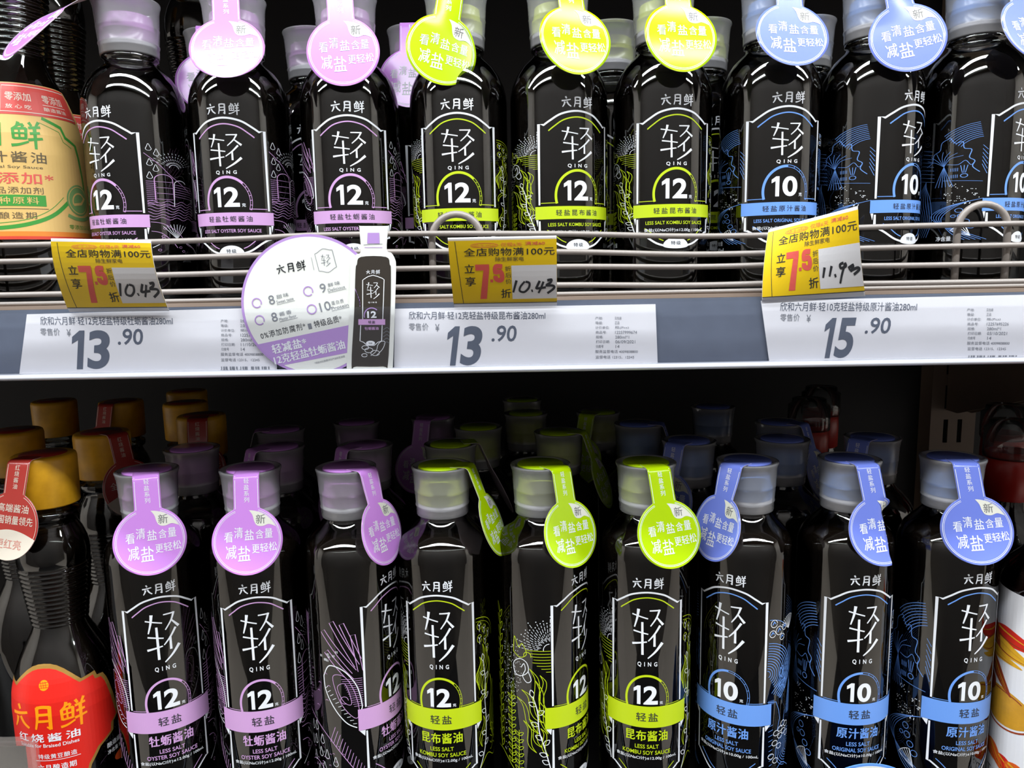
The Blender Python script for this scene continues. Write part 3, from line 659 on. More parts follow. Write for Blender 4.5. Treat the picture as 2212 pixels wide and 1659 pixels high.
U = [(-248.4, -18.3, 'purple', 'small purple-banded soy sauce bottle whose tag sticks out left, above left price tag', dict(phi=-46, delta=62, twist=-9, bend=-0.004)),
     (-179.4, -0.6, 'purple', 'small purple-banded bottle behind wire fence, left of round promotional sign', dict(phi=8, delta=18, omega=3, bend=.002)),
     (-107.9, 9.1, 'purple', 'small purple-banded bottle behind wire fence, directly behind the round promotional sign', dict(phi=4, delta=14, omega=3)),
     (-36.9, 1.9, 'green', 'small lime-banded bottle with a skewed tag, behind the fence arch beside the middle sticker', dict(phi=-2, delta=13, omega=-8, twist=-22, curl=-.006)),
     (28.1, 18.4, 'green', 'small lime-banded bottle right behind the middle yellow discount sticker', dict(phi=14, delta=33, omega=-2, bend=-.003)),
     (95.3, 6.4, 'green', 'small lime-banded bottle nearest the blue-banded ones on the upper shelf', dict(phi=8, delta=33, omega=-3, bend=-.003)),
     (165, 2.8, 'blue', 'small blue-banded bottle behind the left half of the right yellow sticker', dict(phi=4, delta=24, omega=-4)),
     (230, 30.3, 'blue', 'small blue-banded bottle turned right, just right of the right yellow sticker', dict(phi=2, delta=17, omega=6, twist=12)),
     (296, 35.5, 'blue', 'small blue-banded bottle behind the right fence arch at the picture edge', dict(phi=14, delta=24, omega=4))]
for x, rot, fl, lab, tp in U: make_bottle('small', fl, x, 520, UB, rot, lab, G1, tp)
L = [(-256, 28.3, 'purple', 'tall purple-banded bottle beside the red-labelled bottle, round tag in front', dict(phi=24, delta=17)),
     (-185, 15.0, 'purple', 'tall purple-banded bottle with round tag, second from the red-labelled bottle', dict(phi=12, delta=17)),
     (-119.6, 67.6, 'purple', 'tall purple-banded bottle turned aside showing oyster drawing, narrow sideways tag', dict(phi=56, delta=14, twist=-10)),
     (-54.5, -4.2, 'green', 'tall lime-banded bottle with a narrow green tag hanging at its right side', dict(phi=76, delta=20, twist=-2)),
     (12.9, 54.8, 'green', 'tall lime-banded bottle turned right showing mushroom and kelp drawing', dict(phi=38, delta=17, omega=-4)),
     (84.5, -5.9, 'green', 'tall lime-banded bottle facing front, next to the blue-banded bottles', dict(phi=14, delta=17, omega=3)),
     (153.4, -34.0, 'blue', 'tall blue-banded bottle turned left with berries drawn on its right', dict(phi=-46, delta=16, omega=-4, twist=18)),
     (222.2, 1.4, 'blue', 'tall blue-banded bottle with a creased, folded tag', dict(phi=8, delta=18, omega=4, fold=(3.0, 1.35))),
     (291.6, 8.2, 'blue', 'tall blue-banded bottle beside the white chilli-printed bottle at the right', dict(phi=-8, delta=18, omega=6, curl=-.004))]
for x, rot, fl, lab, tp in L: make_bottle('tall', fl, x, 510, LB, rot, lab, G2, tp)
BACK = [(-253, 576, 'purple', 'dim lilac-capped bottle between the orange caps and the front purple bottles', None),
        (-187, 576, 'purple', 'dim lilac-capped bottle with its tag folded left, behind the second purple bottle', dict(phi=-46, delta=14)),
        (-119, 577, 'purple', 'dim lilac-capped bottle with a strap to the left, behind the third purple bottle', dict(phi=-45, delta=12)),
        (-54, 577, 'green', 'dim lime-capped bottle whose tag shows its pale back, beside the dark green tag', dict(phi=105, delta=24)),
        (31, 615, 'green', 'dim lime-capped bottle with dark green tag hanging right, between two front lime bottles', dict(phi=72, delta=20)),
        (128, 575, 'blue', 'dim blue-capped bottle with strap to the left, between lime and blue front bottles', dict(phi=-42, delta=16)),
        (199, 576, 'blue', 'dim blue-capped bottle with bare cap, between the first two front blue bottles', None),
        (268, 577, 'blue', 'dim blue-capped bottle with strap to the left, between last two front blue bottles', dict(phi=-50, delta=16)),
        (-205, 643, 'purple', 'dark lilac-capped bottle in the third row, strap hanging left', dict(phi=-75, delta=16)),
        (-146, 672, 'purple', 'dark lilac-capped bottle deep in shade behind the third purple bottle', None),
        (-80, 690, 'purple', 'dark lilac-capped bottle in shade nearest the lime caps, tag in front', dict(phi=-20, delta=17)),
        (-36, 641, 'green', 'dark lime-capped bottle in the third row just right of the pale-backed tag', None),
        (5, 703, 'green', 'dark lime-capped bottle deep in shade, left one of two', None),
        (72, 703, 'green', 'dark lime-capped bottle deep in shade, right one of two, strap in front', dict(phi=-35, delta=18)),
        (100, 644, 'blue', 'dark blue-capped bottle in the third row beside the lime caps', dict(phi=75, delta=18)),
        (183, 722, 'blue', 'nearly black blue-capped bottle furthest back on the lower shelf', None),
        (219, 640, 'blue', 'dark blue-capped bottle peeking over the bare-capped blue bottle', dict(phi=48, delta=18)),
        (2, 780, 'green', 'nearly black lime-capped bottle furthest back on the lower shelf', None)]
for x, y, fl, lab, tp in BACK: make_bottle('tall', fl, x, y, LB, facing(x, y) + random.uniform(-40, 40), lab, G3, tp, prints=False)
UBK = [(-219, 588, 'purple', 'dim bottle in the upper second row with purple tag between first two front bottles', dict(phi=12, delta=17)),
       (-148, 590, 'purple', 'dim lilac-capped bottle in the upper second row left of round sign bottle', None),
       (-72, 590, 'purple', 'dim bottle in the upper second row with purple tag beside the lime tags', dict(phi=0, delta=17)),
       (70, 590, 'green', 'dim lime-capped bottle in the upper second row between two lime bottles', None),
       (137, 590, 'green', 'dim lime-capped bottle in the upper second row between lime and blue bottles', None),
       (212, 590, 'blue', 'dim blue-capped bottle in the upper second row left of the turned blue bottle', None),
       (280, 592, 'blue', 'dim blue-capped bottle in the upper second row at the right end', None)]
for x, y, fl, lab, tp in UBK: make_bottle('small', fl, x, y, UB, facing(x, y) + random.uniform(-30, 30), lab, G4, tp)

# ------------------------------------------------------------------ large waisted bottles with ribbed necks
ORANGECAP = mat('orange_cap_plastic', (232, 160, 30), 0.4, noise=0.5, nscale=75)
REDLAB = mat('label_red', (216, 34, 24), 0.4); GOLD = mat('label_gold', (170, 130, 62), 0.35, metal=0.3)
ORANGE = mat('label_orange', (250, 150, 10), 0.45); BEIGE = mat('label_beige', (224, 186, 112), 0.55, noise=0.04, nscale=80)
GREENINK = mat('label_green', (62, 150, 58), 0.5); BROWNINK = mat('label_brown_ink', (96, 84, 62), 0.55)
DARKRED = mat('tag_dark_red', (176, 48, 40), 0.35, coat=0.5); CREAM = mat('tag_pale', (222, 212, 196), 0.45)
def waist_prof():
    p = [(0.01, 0), (29, 0), (32.6, 1.5), (34, 6), (34, 84), (33.2, 94), (30.6, 106), (26.5, 117), (21.5, 127), (18.0, 134), (16.8, 138)]
    for k in range(13):
        z = 138 + k * 3.25; r = 16.8 + 4.8 * k / 12
        p += [(r - .1, z + .3), (r + 1.1, z + 1.2), (r + 1.1, z + 1.9), (r - .1, z + 2.8)]
    p += [(22.4, 182), (22.6, 188), (21.6, 196), (19.2, 203), (16.6, 208), (15.8, 211), (18.2, 212.5), (18.8, 214), (18.8, 217), (18.2, 218.4), (15.5, 219.5), (15.5, 226)]
    return p
WP = waist_prof()
def red_label():
    s = Sheet(); half = [(0, 118), (5, 117.7), (10, 116.4), (15, 113.7), (20, 109.8), (25.6, 104.5), (36, 106), (37, 102.5), (42, 102), (44, 98), (51, 68), (45, 64), (44, 58), (33, 52), (26, 42), (22, 30), (0, 24)]
    full = half + [(-x, y) for x, y in half[::-1][1:-1]]; full = full[::-1]
    s.poly(full, GOLD, 0); s.poly([(x * .945, 68 + (y - 68) * .945) for x, y in full], REDLAB, 1)
    s.disc(1, 105, 3.4, ORANGE, 2)
    for k in range(3): s.line([(-1.4 + k * 1.6, 107.5), (-.4 + k * 1.6, 103)], .3, REDLAB, 3); s.line([(-2, 106.5 - k * 1.6), (4, 106.9 - k * 1.6)], .3, REDLAB, 3)
    brand(s, 0, 83, 53, 18.5, ORANGE, 3)
    s.text('红烧酱油', 0, 69, 42, 6.2, WHITE, 3, .03, 1.35); s.text('Suitable for Braised Dishes', 0, 63.4, 40, 2.6, WHITE, 3, .01)
    s.text('特级黄豆酿造', 6, 55.5, 24, 3.6, WHITE, 3, .01, 1.1); s.line([(-8, 52.6), (20, 52.6)], .4, WHITE, 3); s.text('六月酿造期', 5, 47.5, 24, 4.4, WHITE, 3, .02, 1.15)
    s.text('酿造酱油', 46, 49, 17, 3.8, WHITE, 1, .02); s.text('净含量 500mL', 47, 43.8, 19, 3.2, WHITE, 1, .02); s.disc(50, 36.5, 7, mat('label_orange_red', (214, 82, 30), .5), 1, 3.6)
    return s
def beige_label():
    s = Sheet(); s.rect(-62, 43, 74, 140, BEIGE, 0)
    s.rect(-62, 43, 74, 45, mat('label_red_edge', (214, 70, 50), .5), 1); s.rect(-62, 45, 74, 48, mat('label_orange_edge', (232, 136, 50), .5), 1)
    s.line(spl([(-60, 134), (-40, 137), (-12, 136.4), (4, 135.6)], 5), 2.2, GREENINK, 1); s.line(spl([(-60, 131), (-40, 134), (-12, 133.4), (4, 132.6)], 5), .5, GREENINK, 1)
    s.rect(4, 119.5, 62, 139.5, mat('label_panel_red', (206, 66, 58), .5), 2)
    s.line([(6, 121.2), (60, 121.2), (60, 137.8), (6, 137.8)], .4, CREAM, 3, True)
    s.text('零添加', 17, 131, 17, 5.4, CREAM, 3, .01); s.text('放心吃', 17, 124.6, 16, 2.8, CREAM, 3, .01, 1.5); s.text('零添加', 42, 131, 17, 5.4, CREAM, 3, .01); s.line([(33, 127.2), (52, 127.2)], .4, CREAM, 3); s.text('酿造酱油', 42, 124.6, 18, 2.6, CREAM, 3, .01)
    s.disc(-12, 126, 5, mat('label_emblem_orange', (230, 120, 50), .5), 2); s.text('欣和', -12, 117.5, 8, 2.6, mat('label_emblem_orange', (230, 120, 50)), 2)
    brand(s, 0, 107, 58, 16, GREENINK, 2)
    s.text('原汁酱油', 9, 93.4, 41, 6.8, BROWNINK, 2, .01, 1.2); s.text('Original Soy Sauce', 9, 87.2, 36, 2.2, BROWNINK, 2)
    s.text('0%添加*', 9, 80.6, 47, 7.0, REDINK, 2, .02, 1.1); s.text('零食品添加剂', 6, 73.2, 40, 4.2, BROWNINK, 2, 0, 1.1)
    s.rect(-14, 63.6, 27, 70.4, GREENINK, 2); s.text('仅4种原料', 6, 67, 34, 4.4, BEIGE, 3, .01, 1.2); s.line([(-14, 62), (28, 62)], .35, BROWNINK, 2); s.text('六月酿造期', 3, 57.8, 36, 4.2, BROWNINK, 2, 0, 1.2)
    s.line(spl([(-50, 72), (-44, 60), (-28, 52), (-6, 50), (14, 52), (30, 58), (42, 68)], 6), 2.4, GREENINK, 1); s.line(spl([(-46, 72), (-40, 63), (-26, 55), (-6, 53), (14, 55), (28, 61), (38, 70)], 6), .4, GREENINK, 1)
    s.line([(30, 118.5), (42, 114), (44, 108), (52, 104), (56, 84), (58, 66)], 2.0, GREENINK, 1); s.line([(28, 115.5), (40, 111), (42, 105), (48, 102)], .4, GREENINK, 1)
    s.disc(50, 69, 10, mat('label_seal_green', (120, 160, 96), .5), 2); s.line(arc(50, 69, 8.6, 0, 360, 30), .5, BEIGE, 3, False); s.line(arc(50, 68, 5.4, 20, 200, 20), 1.0, BEIGE, 3); s.line([(45, 66), (52, 67), (56, 71)], 1.6, BEIGE, 3)
    s.line(spl([(40, 59), (46, 57), (54, 57), (60, 59)], 4), 2.2, mat('label_seal_green', (120, 160, 96)), 2); s.text('零添加认证', 50, 51.5, 20, 2.8, GREENINK, 2)
    return s
WK = {}
for nm, zs in (('lower', 1.0), ('upper', 1.15)):
    P = [(r * (1 if nm == 'lower' else 1.05), z * zs) for r, z in WP]; Ht = 257 * zs
    glass = lathe_mesh('glass_body', P, GLASS, 56)
    liq = lathe_mesh('soy_sauce', [(max(.01, r - .9), z + .9) for r, z in P if z < 204 * zs] + [(.01, 204 * zs)], SOY, 56)
    cap = lathe_mesh('cap', [(15, Ht - 34), (19.4, Ht - 34.4), (19.8, Ht - 33.6), (20.2, Ht - 3), (19.6, Ht - .8), (18.4, Ht), (.01, Ht)], ORANGECAP, 48)
    lab = (red_label() if nm == 'lower' else beige_label()).mesh('paper_label', cyl(P, 34 if nm == 'lower' else 36, .1), 2.5, 3.0)
    top = MB().lathe([(.0001, Ht / 1000 + .0003), (.0145, Ht / 1000 + .0003), (.0147, Ht / 1000 - .0004), (.0001, Ht / 1000 - .0004)], DARKRED, 36).mesh('cap_sticker')
    WK[nm] = (glass, liq, cap, lab, top, Ht)
def red_tag_sheet():
    s = Sheet(); s.line(arc(0, 0, RD - 1.5, 112, 428, 50), .34, CREAM)
    for sg in (-1, 1): s.line([(sg * (SW - 1), 40), (sg * (SW - 1), RD - 1.2)], .34, CREAM)
    for k, ch in enumerate('红烧酱油'): s.text(ch, 0, 38 - k * 4.1, 3.4, 3.4, CREAM, 1)
    s.poly(spl([(-20.6, -7.6), (-10, -4), (0, -2.2), (10, -3.4), (20.8, -7)], 5) + arc(0, 0, RD - .1, -18, -161, 24)[1:], CREAM, 1)
    s.text('高端酱油', 1, 11.6, 24, 5.4, CREAM, 1, .01); s.text('全国销量领先', 1, 4.0, 33, 5.6, CREAM, 1, .01); s.text('更红亮', 1, -11.4, 20, 6.2, mat('tag_rose_ink', (206, 130, 116), .5), 3)
    return s
def waist_bottle(kind, x, y, zb, rot, label, group, tagp=None, lab=True):
    g, l, c, pl, tp, Ht = WK[kind]
    t = empty('large_sauce_bottle', (x / 1000, y / 1000, E + zb), radians(rot)); tag(t, label, 'bottle', group)
    add_obj('soy_sauce', l, t); add_obj('glass_body', g, t); cp = add_obj('cap', c, t); add_obj('cap_sticker', tp, cp)
    if lab: add_obj('paper_label', pl, t)
    if tagp:
        p = dict(tagp); p['phi'] = radians(p['phi'] - rot); p['delta'] = radians(p.get('delta', 17))
        for k in ('omega', 'twist'): p[k] = radians(p.get(k, 0))
        pt = tag_surface(Ht, **p); n = add_obj('neck_tag', tag_mesh(pt, None, 'neck_tag', DARKRED), t); n['label'] = 'red neck tag with pale lower part'
        add_obj('tag_print', red_tag_sheet().mesh('tag_print', lambda u, v, k: pt(u, SD - v, 0.2 + k), 3, 3), n)
    return t
G5 = 'large ribbed-neck bottles with orange caps'
waist_bottle('upper', -325, 522, UB, facing(-325, 522) - 28, 'large bottle with beige and green label at the left of the upper shelf', G5)
waist_bottle('upper', -350, 610, UB, 20, 'dark ribbed-neck bottle standing behind the beige-labelled bottle', G5)
waist_bottle('upper', -262, 664, UB, 30, 'dim orange-capped bottle high behind the first small purple bottle', G5)
waist_bottle('lower', -326, 510, LB, facing(-326, 510) - 28, 'large bottle with red label, orange cap and red tag at lower left', G5, dict(phi=-8, delta=14, omega=-4, twist=4))
for x, y, lab_, tp in ((-402, 596, 'orange-capped bottle cut by the left picture edge, behind the red-tagged one', None), (-326, 584, 'orange-capped bottle with bare cap right behind the red-tagged bottle', dict(phi=60, delta=14)),
                       (-276, 652, 'dim orange-capped bottle with dark red strap in front, third row', dict(phi=14, delta=17)), (-320, 722, 'dim orange-capped bottle fourth row, behind the one with dark strap', None),
                       (-352, 800, 'nearly black orange-capped bottle furthest back, right one', None), (-462, 748, 'very dim orange-capped bottle deep in shade at the far left', None), (-390, 738, 'very dim orange-capped bottle deep in shade with dark red strap', dict(phi=-10, delta=16))):
    waist_bottle('lower', x, y, LB, facing(x, y) + random.uniform(-25, 25), lab_, G5, tp, lab=False)

# ------------------------------------------------------------------ white bottle with chilli print, lower right
jar = empty('chilli_sauce_bottle', (0.362, 0.492, E + LB), radians(facing(362, 492) + 10)); tag(jar, 'white-labelled bottle printed with chillies at the lower right edge', 'bottle')
JP = [(.01, 0), (33, 0), (37, 2), (38, 6), (38, 160), (37, 166), (33, 174), (26, 182), (20, 190), (16.5, 200), (15.8, 214), (17.5, 216), (17.5, 220), (15, 222), (15, 230)]
add_obj('sauce', lathe_mesh('sauce', [(max(.01, r - 1), z + 1) for r, z in JP if z < 200] + [(.01, 200)], mat('chilli_oil', (40, 14, 10), .15)), jar)
add_obj('glass_body', lathe_mesh('glass_body', JP, GLASS, 56), jar)
add_obj('cap', lathe_mesh('cap', [(15, 216), (19, 216), (19.4, 218), (19.4, 247), (18.4, 250), (.01, 250)], mat('red_cap_plastic', (150, 26, 20), .4)), jar)
s = Sheet(); s.rect(-95, 12, 95, 158, PAPER, 0)
chil = [('chilli_red', (206, 40, 28)), ('chilli_yellow', (222, 168, 40)), ('chilli_brown', (150, 60, 26)), ('ginger', (206, 150, 40)), ('chilli_orange', (216, 92, 30))]
cm = [mat(n, c, .45, noise=.18, nscale=180) for n, c in chil]
def chilli(x, y, a, Lg, w, k, layer=1):
    c, q = cos(radians(a)), sin(radians(a))
    P = spl([(0, 0), (Lg * .25, w * .5), (Lg * .6, w * .42), (Lg, 0), (Lg * .62, -w * .3), (Lg * .25, -w * .5)], 5, True)
    s.poly([(x + p * c - r_ * q, y + p * q + r_ * c) for p, r_ in P], cm[k], layer)
    for o_, k2 in ((-.22, 2), (.16, 1 if k != 1 else 3)):
        Q = spl([(Lg * .08, o_ * w), (Lg * .4, o_ * w * 1.1), (Lg * .8, o_ * w * .4)], 5)
        s.line([(x + p * c - r_ * q, y + p * q + r_ * c) for p, r_ in Q], w * .13, cm[k2], layer + 1, False, w * .02)
for k_, x, y, a, Lg, w in ((0, -54, 128, -8, 44, 12), (2, -60, 132, -50, 22, 10), (1, -56, 120, -12, 40, 11), (1, -62, 112, -6, 36, 7), (2, -58, 108, -42, 34, 10), (1, -54, 102, -40, 28, 5), (4, -52, 46, -42, 24, 11), (4, -60, 44, -30, 20, 10), (0, -42, 40, -30, 24, 11), (4, -34, 38, -20, 26, 12), (2, -66, 40, -60, 16, 10), (0, -20, 126, 10, 40, 12), (1, -14, 116, 6, 40, 12), (2, 10, 108, -30, 36, 10), (0, 0, 46, -30, 26, 11)): chilli(x, y, a, Lg, w, k_, 1 + k_ % 3)
s.disc(-40, 76, 24, cm[3], 1, 13); s.line(arc(-40, 74, 24, 180, 360, 24, 13), 1.2, cm[2], 2); s.line(arc(-42, 82, 18, 20, 160, 18, 5), .8, cm[2], 2); s.disc(-56, 88, 8, cm[2], 2, 7)
s.text('TASTY SPICY', -26, 24, 52, 6, INK, 2)
add_obj('paper_label', s.mesh('paper_label', cyl(JP, 38, .1), 3), jar)

# bottles with red neck sleeves and clear caps behind, right
SP = [(.01, 0), (26, 0), (29, 2), (30, 6), (30, 150), (28, 164), (22, 178), (16, 190), (14.5, 200), (14.5, 216), (13, 218)]
sg_ = lathe_mesh('glass_body', SP, GLASS, 40); sl_ = lathe_mesh('sauce', [(max(.01, r - 1), z + 1) for r, z in SP if z < 190] + [(.01, 190)], SOY, 40)
ss_ = lathe_mesh('neck_sleeve', [(15.2, 196), (17.0, 197), (17.4, 216), (16.6, 232), (14, 233)], mat('sleeve_red', (176, 34, 26), .35), 40)
sc_ = lathe_mesh('clear_cap', [(14, 228), (18, 228), (18.4, 230), (18.2, 250), (15, 252), (14.6, 256), (.01, 256)], thin_glass('clear_cap_plastic', (.9, .92, .92), 1.6, .06, haze=.06), 40)
for x, y, lb in ((262, 690, 'dark bottle with red neck sleeve between two blue caps, in deep shade'), (408, 640, 'dark bottle with red neck sleeve just right of the slotted upright'), (372, 575, 'dark bottle with red neck sleeve at right edge, above chilli-printed bottle'), (300, 760, 'dark bottle with glinting clear cap furthest back, left of upright')):
    t = empty('sleeved_sauce_bottle', (x / 1000, y / 1000, E + LB)); tag(t, lb, 'bottle', 'red sleeved bottles at the back right')
    add_obj('sauce', sl_, t); add_obj('glass_body', sg_, t); add_obj('neck_sleeve', ss_, t); add_obj('clear_cap', sc_, t)

# ------------------------------------------------------------------ price tags in the rail
def px_text(s, txt, x0, y0, x1, y1, mt, layer=1, bold=0.0, spacing=1.0, shear=0.0, Y=.449):
    a = at(x0, (y0 + y1) / 2, Y); b = at(x1, (y0 + y1) / 2, Y); c = at((x0 + x1) / 2, y0, Y); d = at((x0 + x1) / 2, y1, Y)
    s.text(txt, (a[0] + b[0]) / 2, (c[1] + d[1]) / 2, b[0] - a[0], c[1] - d[1], mt, layer, bold, spacing, math.degrees(atan2(b[1] - a[1], b[0] - a[0])), shear)
def card_mesh(name, pts, Y, thick, mt):
    n = len(pts); vs = [(x / 1000, Y, E + z / 1000) for x, z in pts] + [(x / 1000, Y + thick, E + z / 1000) for x, z in pts]
    return MB().add(vs, [tuple(range(n)), tuple(range(n, 2 * n))[::-1]] + [(i, n + i, n + (i + 1) % n, (i + 1) % n) for i in range(n)], mt).mesh(name)
TAGY = 0.4496
def price_tag(corners, name_, nx, big, bx, cents, cx_, sx, code, date, lab, cut_right=False):
    P = [at(*c, TAGY) for c in corners]
    t = empty('price_tag', ((P[0][0] + P[2][0]) / 2000, TAGY, E + min(p[1] for p in P) / 1000)); tag(t, lab, 'price tag', 'white price tags in the shelf rail'); o = -t.location
    c = add_obj('card', card_mesh('card', P, TAGY, .0006, PAPER), t); c.location = o
    s = Sheet()
    px_text(s, name_, *nx, SLATE); px_text(s, '零售价', nx[0], nx[1] + 25, nx[0] + 42, nx[1] + 41, GREYINK); px_text(s, '¥', nx[0] + 57, nx[1] + 27, nx[0] + 66, nx[1] + 43, GREYINK)
    a_, b_ = at(bx[0], bx[3], .449), at(bx[2], bx[1], .449); w_, h_ = b_[0] - a_[0], b_[1] - a_[1]
    s.one(a_[0] + .02 * w_, a_[1], w_ * .3, h_, SLATE, 1, .14); s.text(big[1], a_[0] + w_ * .7, a_[1] + h_ / 2, w_ * .54, h_, SLATE, 1, .03, 1.0, 0, .14, 6); px_text(s, cents, *cx_, SLATE, 1, .012, 1.0, .1)
    x, y = sx
    for k, (a, b) in enumerate((('产地:', '见包装'), ('等级:', '正品'), ('计价单位:', '瓶(Pcs)'), ('商品号:', code), ('规格:', '280ml*1'), ('打印日期:', date), ('归类号', '14'))):
        yy = y + k * 10.2; wa = {3: 16, 4: 24, 5: 30}.get(len(a), 24)
        px_text(s, a, x + k * .3, yy, x + k * .3 + wa, yy + 6.6, GREYINK); px_text(s, b, x + 42 + k * .3, yy, x + 42 + k * .3 + max(7, len(b) * 5.0 if b[0] > 'z' else len(b) * 4.3), yy + 6.6, GREYINK)
    px_text(s, '服务监督电话 4009808800', x, y + 72, x + 92, y + 79, GREYINK); px_text(s, '监督电话 12315、12345', x + 1, y + 84, x + 84, y + 91, GREYINK)
    for k in range(24):
        if k % 5 != 3: u, v = at(x + 2 + k * 4.6, y + 104, TAGY); s.rect(u, v - 1.2, u + (.5 + .35 * (k * 7 % 3)), v + .6, GREYINK, 1)
    px_text(s, '6925843410219', x - 2, y + 108, x + 88, y + 115, GREYINK)
    add_obj('lettering', s.mesh('lettering', flat(TAGY - .0001)), t).location = o
price_tag([(58, 679), (598, 664), (598, 806), (41, 813)], '欣和六月鲜·轻12克轻盐特级牡蛎酱油280ml', (86, 684, 372, 702), '13', (156, 713, 235, 798), '.90', (254, 710, 308, 745), (476, 690), '12257799671', '11/10/2021', 'white price tag reading 13.90 under the left yellow sticker, partly behind round sign')
price_tag([(853, 667), (1416, 657), (1421, 793), (851, 802)], '欣和六月鲜·轻12克轻盐特级昆布酱油280ml', (883, 673, 1178, 690), '13', (964, 704, 1042, 790), '.90', (1063, 703, 1116, 738), (1286, 684), '12257999674', '06/09/2021', 'white price tag reading 13.90 beside bottle-shaped cut-out, under the middle sticker')
price_tag([(1644, 650), (2330, 634), (2330, 782), (1663, 790)], '欣和六月鲜·轻10克轻盐特级原汁酱油280ml', (1686, 653, 1982, 672), '15', (1776, 686, 1850, 774), '.90', (1871, 686, 1925, 721), (2090, 666), '12257695226', '03/10/2021', 'white price tag reading 15.90 at the right of the shelf rail')

# ------------------------------------------------------------------ yellow discount stickers (curved paper standing in the rail)
HW_W = 1.25
HW1 = [((0.4, 9.6), (-.6, 1.2), .75, .6), ((2.6, 8.8), (1.4, 5.2), (1.2, 2.2), (2.4, 1.4), (3.6, 4.2), (3.8, 7.6), (2.8, 8.6), .6, .7), ((4.3, 2.0), (4.7, 2.3), .8, .8)]
HW43 = [((6.6, 9.0), (5.9, 5.4), (5.7, 3.8), (7.0, 4.0), (8.2, 4.4), .75, .7), ((7.6, 8.4), (7.0, 4.6), (6.2, 0.4), .7, .6), ((8.6, 9.2), (9.7, 9.6), (9.4, 7.6), (8.4, 5.8), (10.2, 5.4), (10.3, 3.4), (8.6, .2), .8, .7)]
HW193 = [((0.6, 8.0), (0.0, 2.0), .8, .6), ((2.6, 8.4), (1.8, 2.4), .8, .6), ((3.2, 2.4), (3.7, 2.8), .9, .8), ((6.0, 9.4), (5.0, 8.6), (5.2, 6.6), (6.6, 7.4), (6.4, 9.4), .7, .7), ((6.5, 9.2), (5.4, 3.4), (4.6, -2.2), .75, .6), ((7.2, 6.0), (8.6, 7.4), (8.2, 5.0), (7.8, 4.6), (9.8, 5.8), (10.2, 4.6), (8.6, 2.2), .8, .7)]
def sticker_sheet(hand):
    s = Sheet(); k = 62 / 2000.0
    X = lambda cx: (cx - 70) * k - 31
    Yv = lambda cy: (1370 - cy) * k
    s.rect(X(70), Yv(1285), X(2070), Yv(125), YELLOW, 0)
    s.line([(X(195), Yv(140)), (X(262), Yv(1285))], .35, INK, 1); s.line([(X(70), Yv(1292)), (X(2070), Yv(1292))], .4, INK, 1)
    s.rect(X(1215), Yv(1215), X(2066), Yv(585), PAPER, 2)
    def T(txt, x0, y0, x1, y1, mt, b=0.0, sp=1.0, sh=0.0): s.text(txt, (X(x0) + X(x1)) / 2, (Yv(y0) + Yv(y1)) / 2, X(x1) - X(x0), Yv(y0) - Yv(y1), mt, 2, b, sp, 0, sh)
    T('全店购物满100元', 345, 260, 2030, 405, INK, .012, 1.05); T('除生鲜家电', 925, 425, 1455, 505, BROWNINK, .01)
    s.line(arc((X(480) + X(985)) / 2, (Yv(175) + Yv(250)) / 2, 7.8, 0, 360, 30, 1.2), .3, ORANGEINK, 1); T('10月1日-10月6日', 520, 190, 950, 240, ORANGEINK); T('仅限6天', 1035, 170, 1430, 240, ORANGEINK, .01); T('满减60', 1485, 160, 1850, 225, REDINK, .01)
    T('立', 335, 550, 520, 710, INK, .02); T('享', 335, 780, 530, 955, INK, .02); T('折', 1000, 1020, 1190, 1195, INK, .02)
    for q, ch in enumerate('折后价'): T(ch, 1095, 595 + q * 118, 1205, 690 + q * 118, BROWNINK, .01)
    s.poly([(X(x), Yv(y)) for x, y in ((540, 555), (800, 555), (800, 640), (720, 1205), (595, 1205), (690, 665), (540, 665))][::-1], REDINK, 2)
    s.rect(X(808), Yv(890), X(860), Yv(835), REDINK, 2)
    s.line([(X(x), Yv(y)) for x, y in spl([(1045, 600), (925, 600), (915, 700), (1000, 690), (1035, 760), (1020, 845), (960, 850), (915, 820), (915, 770)], 4)], 2.6, REDINK, 2)
    if hand == '10.43': s.strokes([h[:-2] + (h[-2] * HW_W, h[-1] * HW_W) for h in HW1 + HW43], X(1630), Yv(985), 22, 8.4, INK, 4)
    else: s.strokes([h[:-2] + (h[-2] * HW_W, h[-1] * HW_W) for h in HW193], X(1640), Yv(960), 22, 8.2, INK, 4)
    return s
def sticker(hand, C, bulge, label):
    """C: four corners (photo pixel + its real distance), bottom-left, bottom-right, top-right, top-left; the paper bows by bulge metres"""
    q = [Vector((lambda p: (p[0] / 1000, Y, E + p[1] / 1000))(at(x, y, Y))) for x, y, Y in C]
    Wd, Ht = 62.0, (1370 - 75) * 62 / 2000
    nrm = (q[1] - q[0]).cross(q[3] - q[0]).normalized()
    if nrm.y > 0: nrm = -nrm
    def mp(u, v, l):
        a, b = (u + 31) / Wd, v / Ht
        p = q[0] * (1 - a) * (1 - b) + q[1] * a * (1 - b) + q[2] * a * b + q[3] * (1 - a) * b
        return p + nrm * (l / 1000) + Vector(bulge) * (4 * b * (1 - b)) * (1 + .3 * (a - .5))
    t = empty('discount_sticker', (q[0] + q[1]) / 2); tag(t, label, 'discount sticker', 'yellow discount stickers on the shelf rail'); o = -t.location
    b = Sheet(); b.rect(-31, 0, 31, Ht, PAPER, 0); me = b.mesh('paper', mp, 3, 3)
    bm = bmesh.new(); bm.from_mesh(me); bmesh.ops.solidify(bm, geom=bm.faces[:], thickness=.0002); bm.to_mesh(me); bm.free()
    for p in me.polygons: p.use_smooth = True
    add_obj('paper', me, t).location = o
    add_obj('print', sticker_sheet(hand).mesh('print', lambda u, v, l: mp(u, v, l + .35), 3, 3), t).location = o
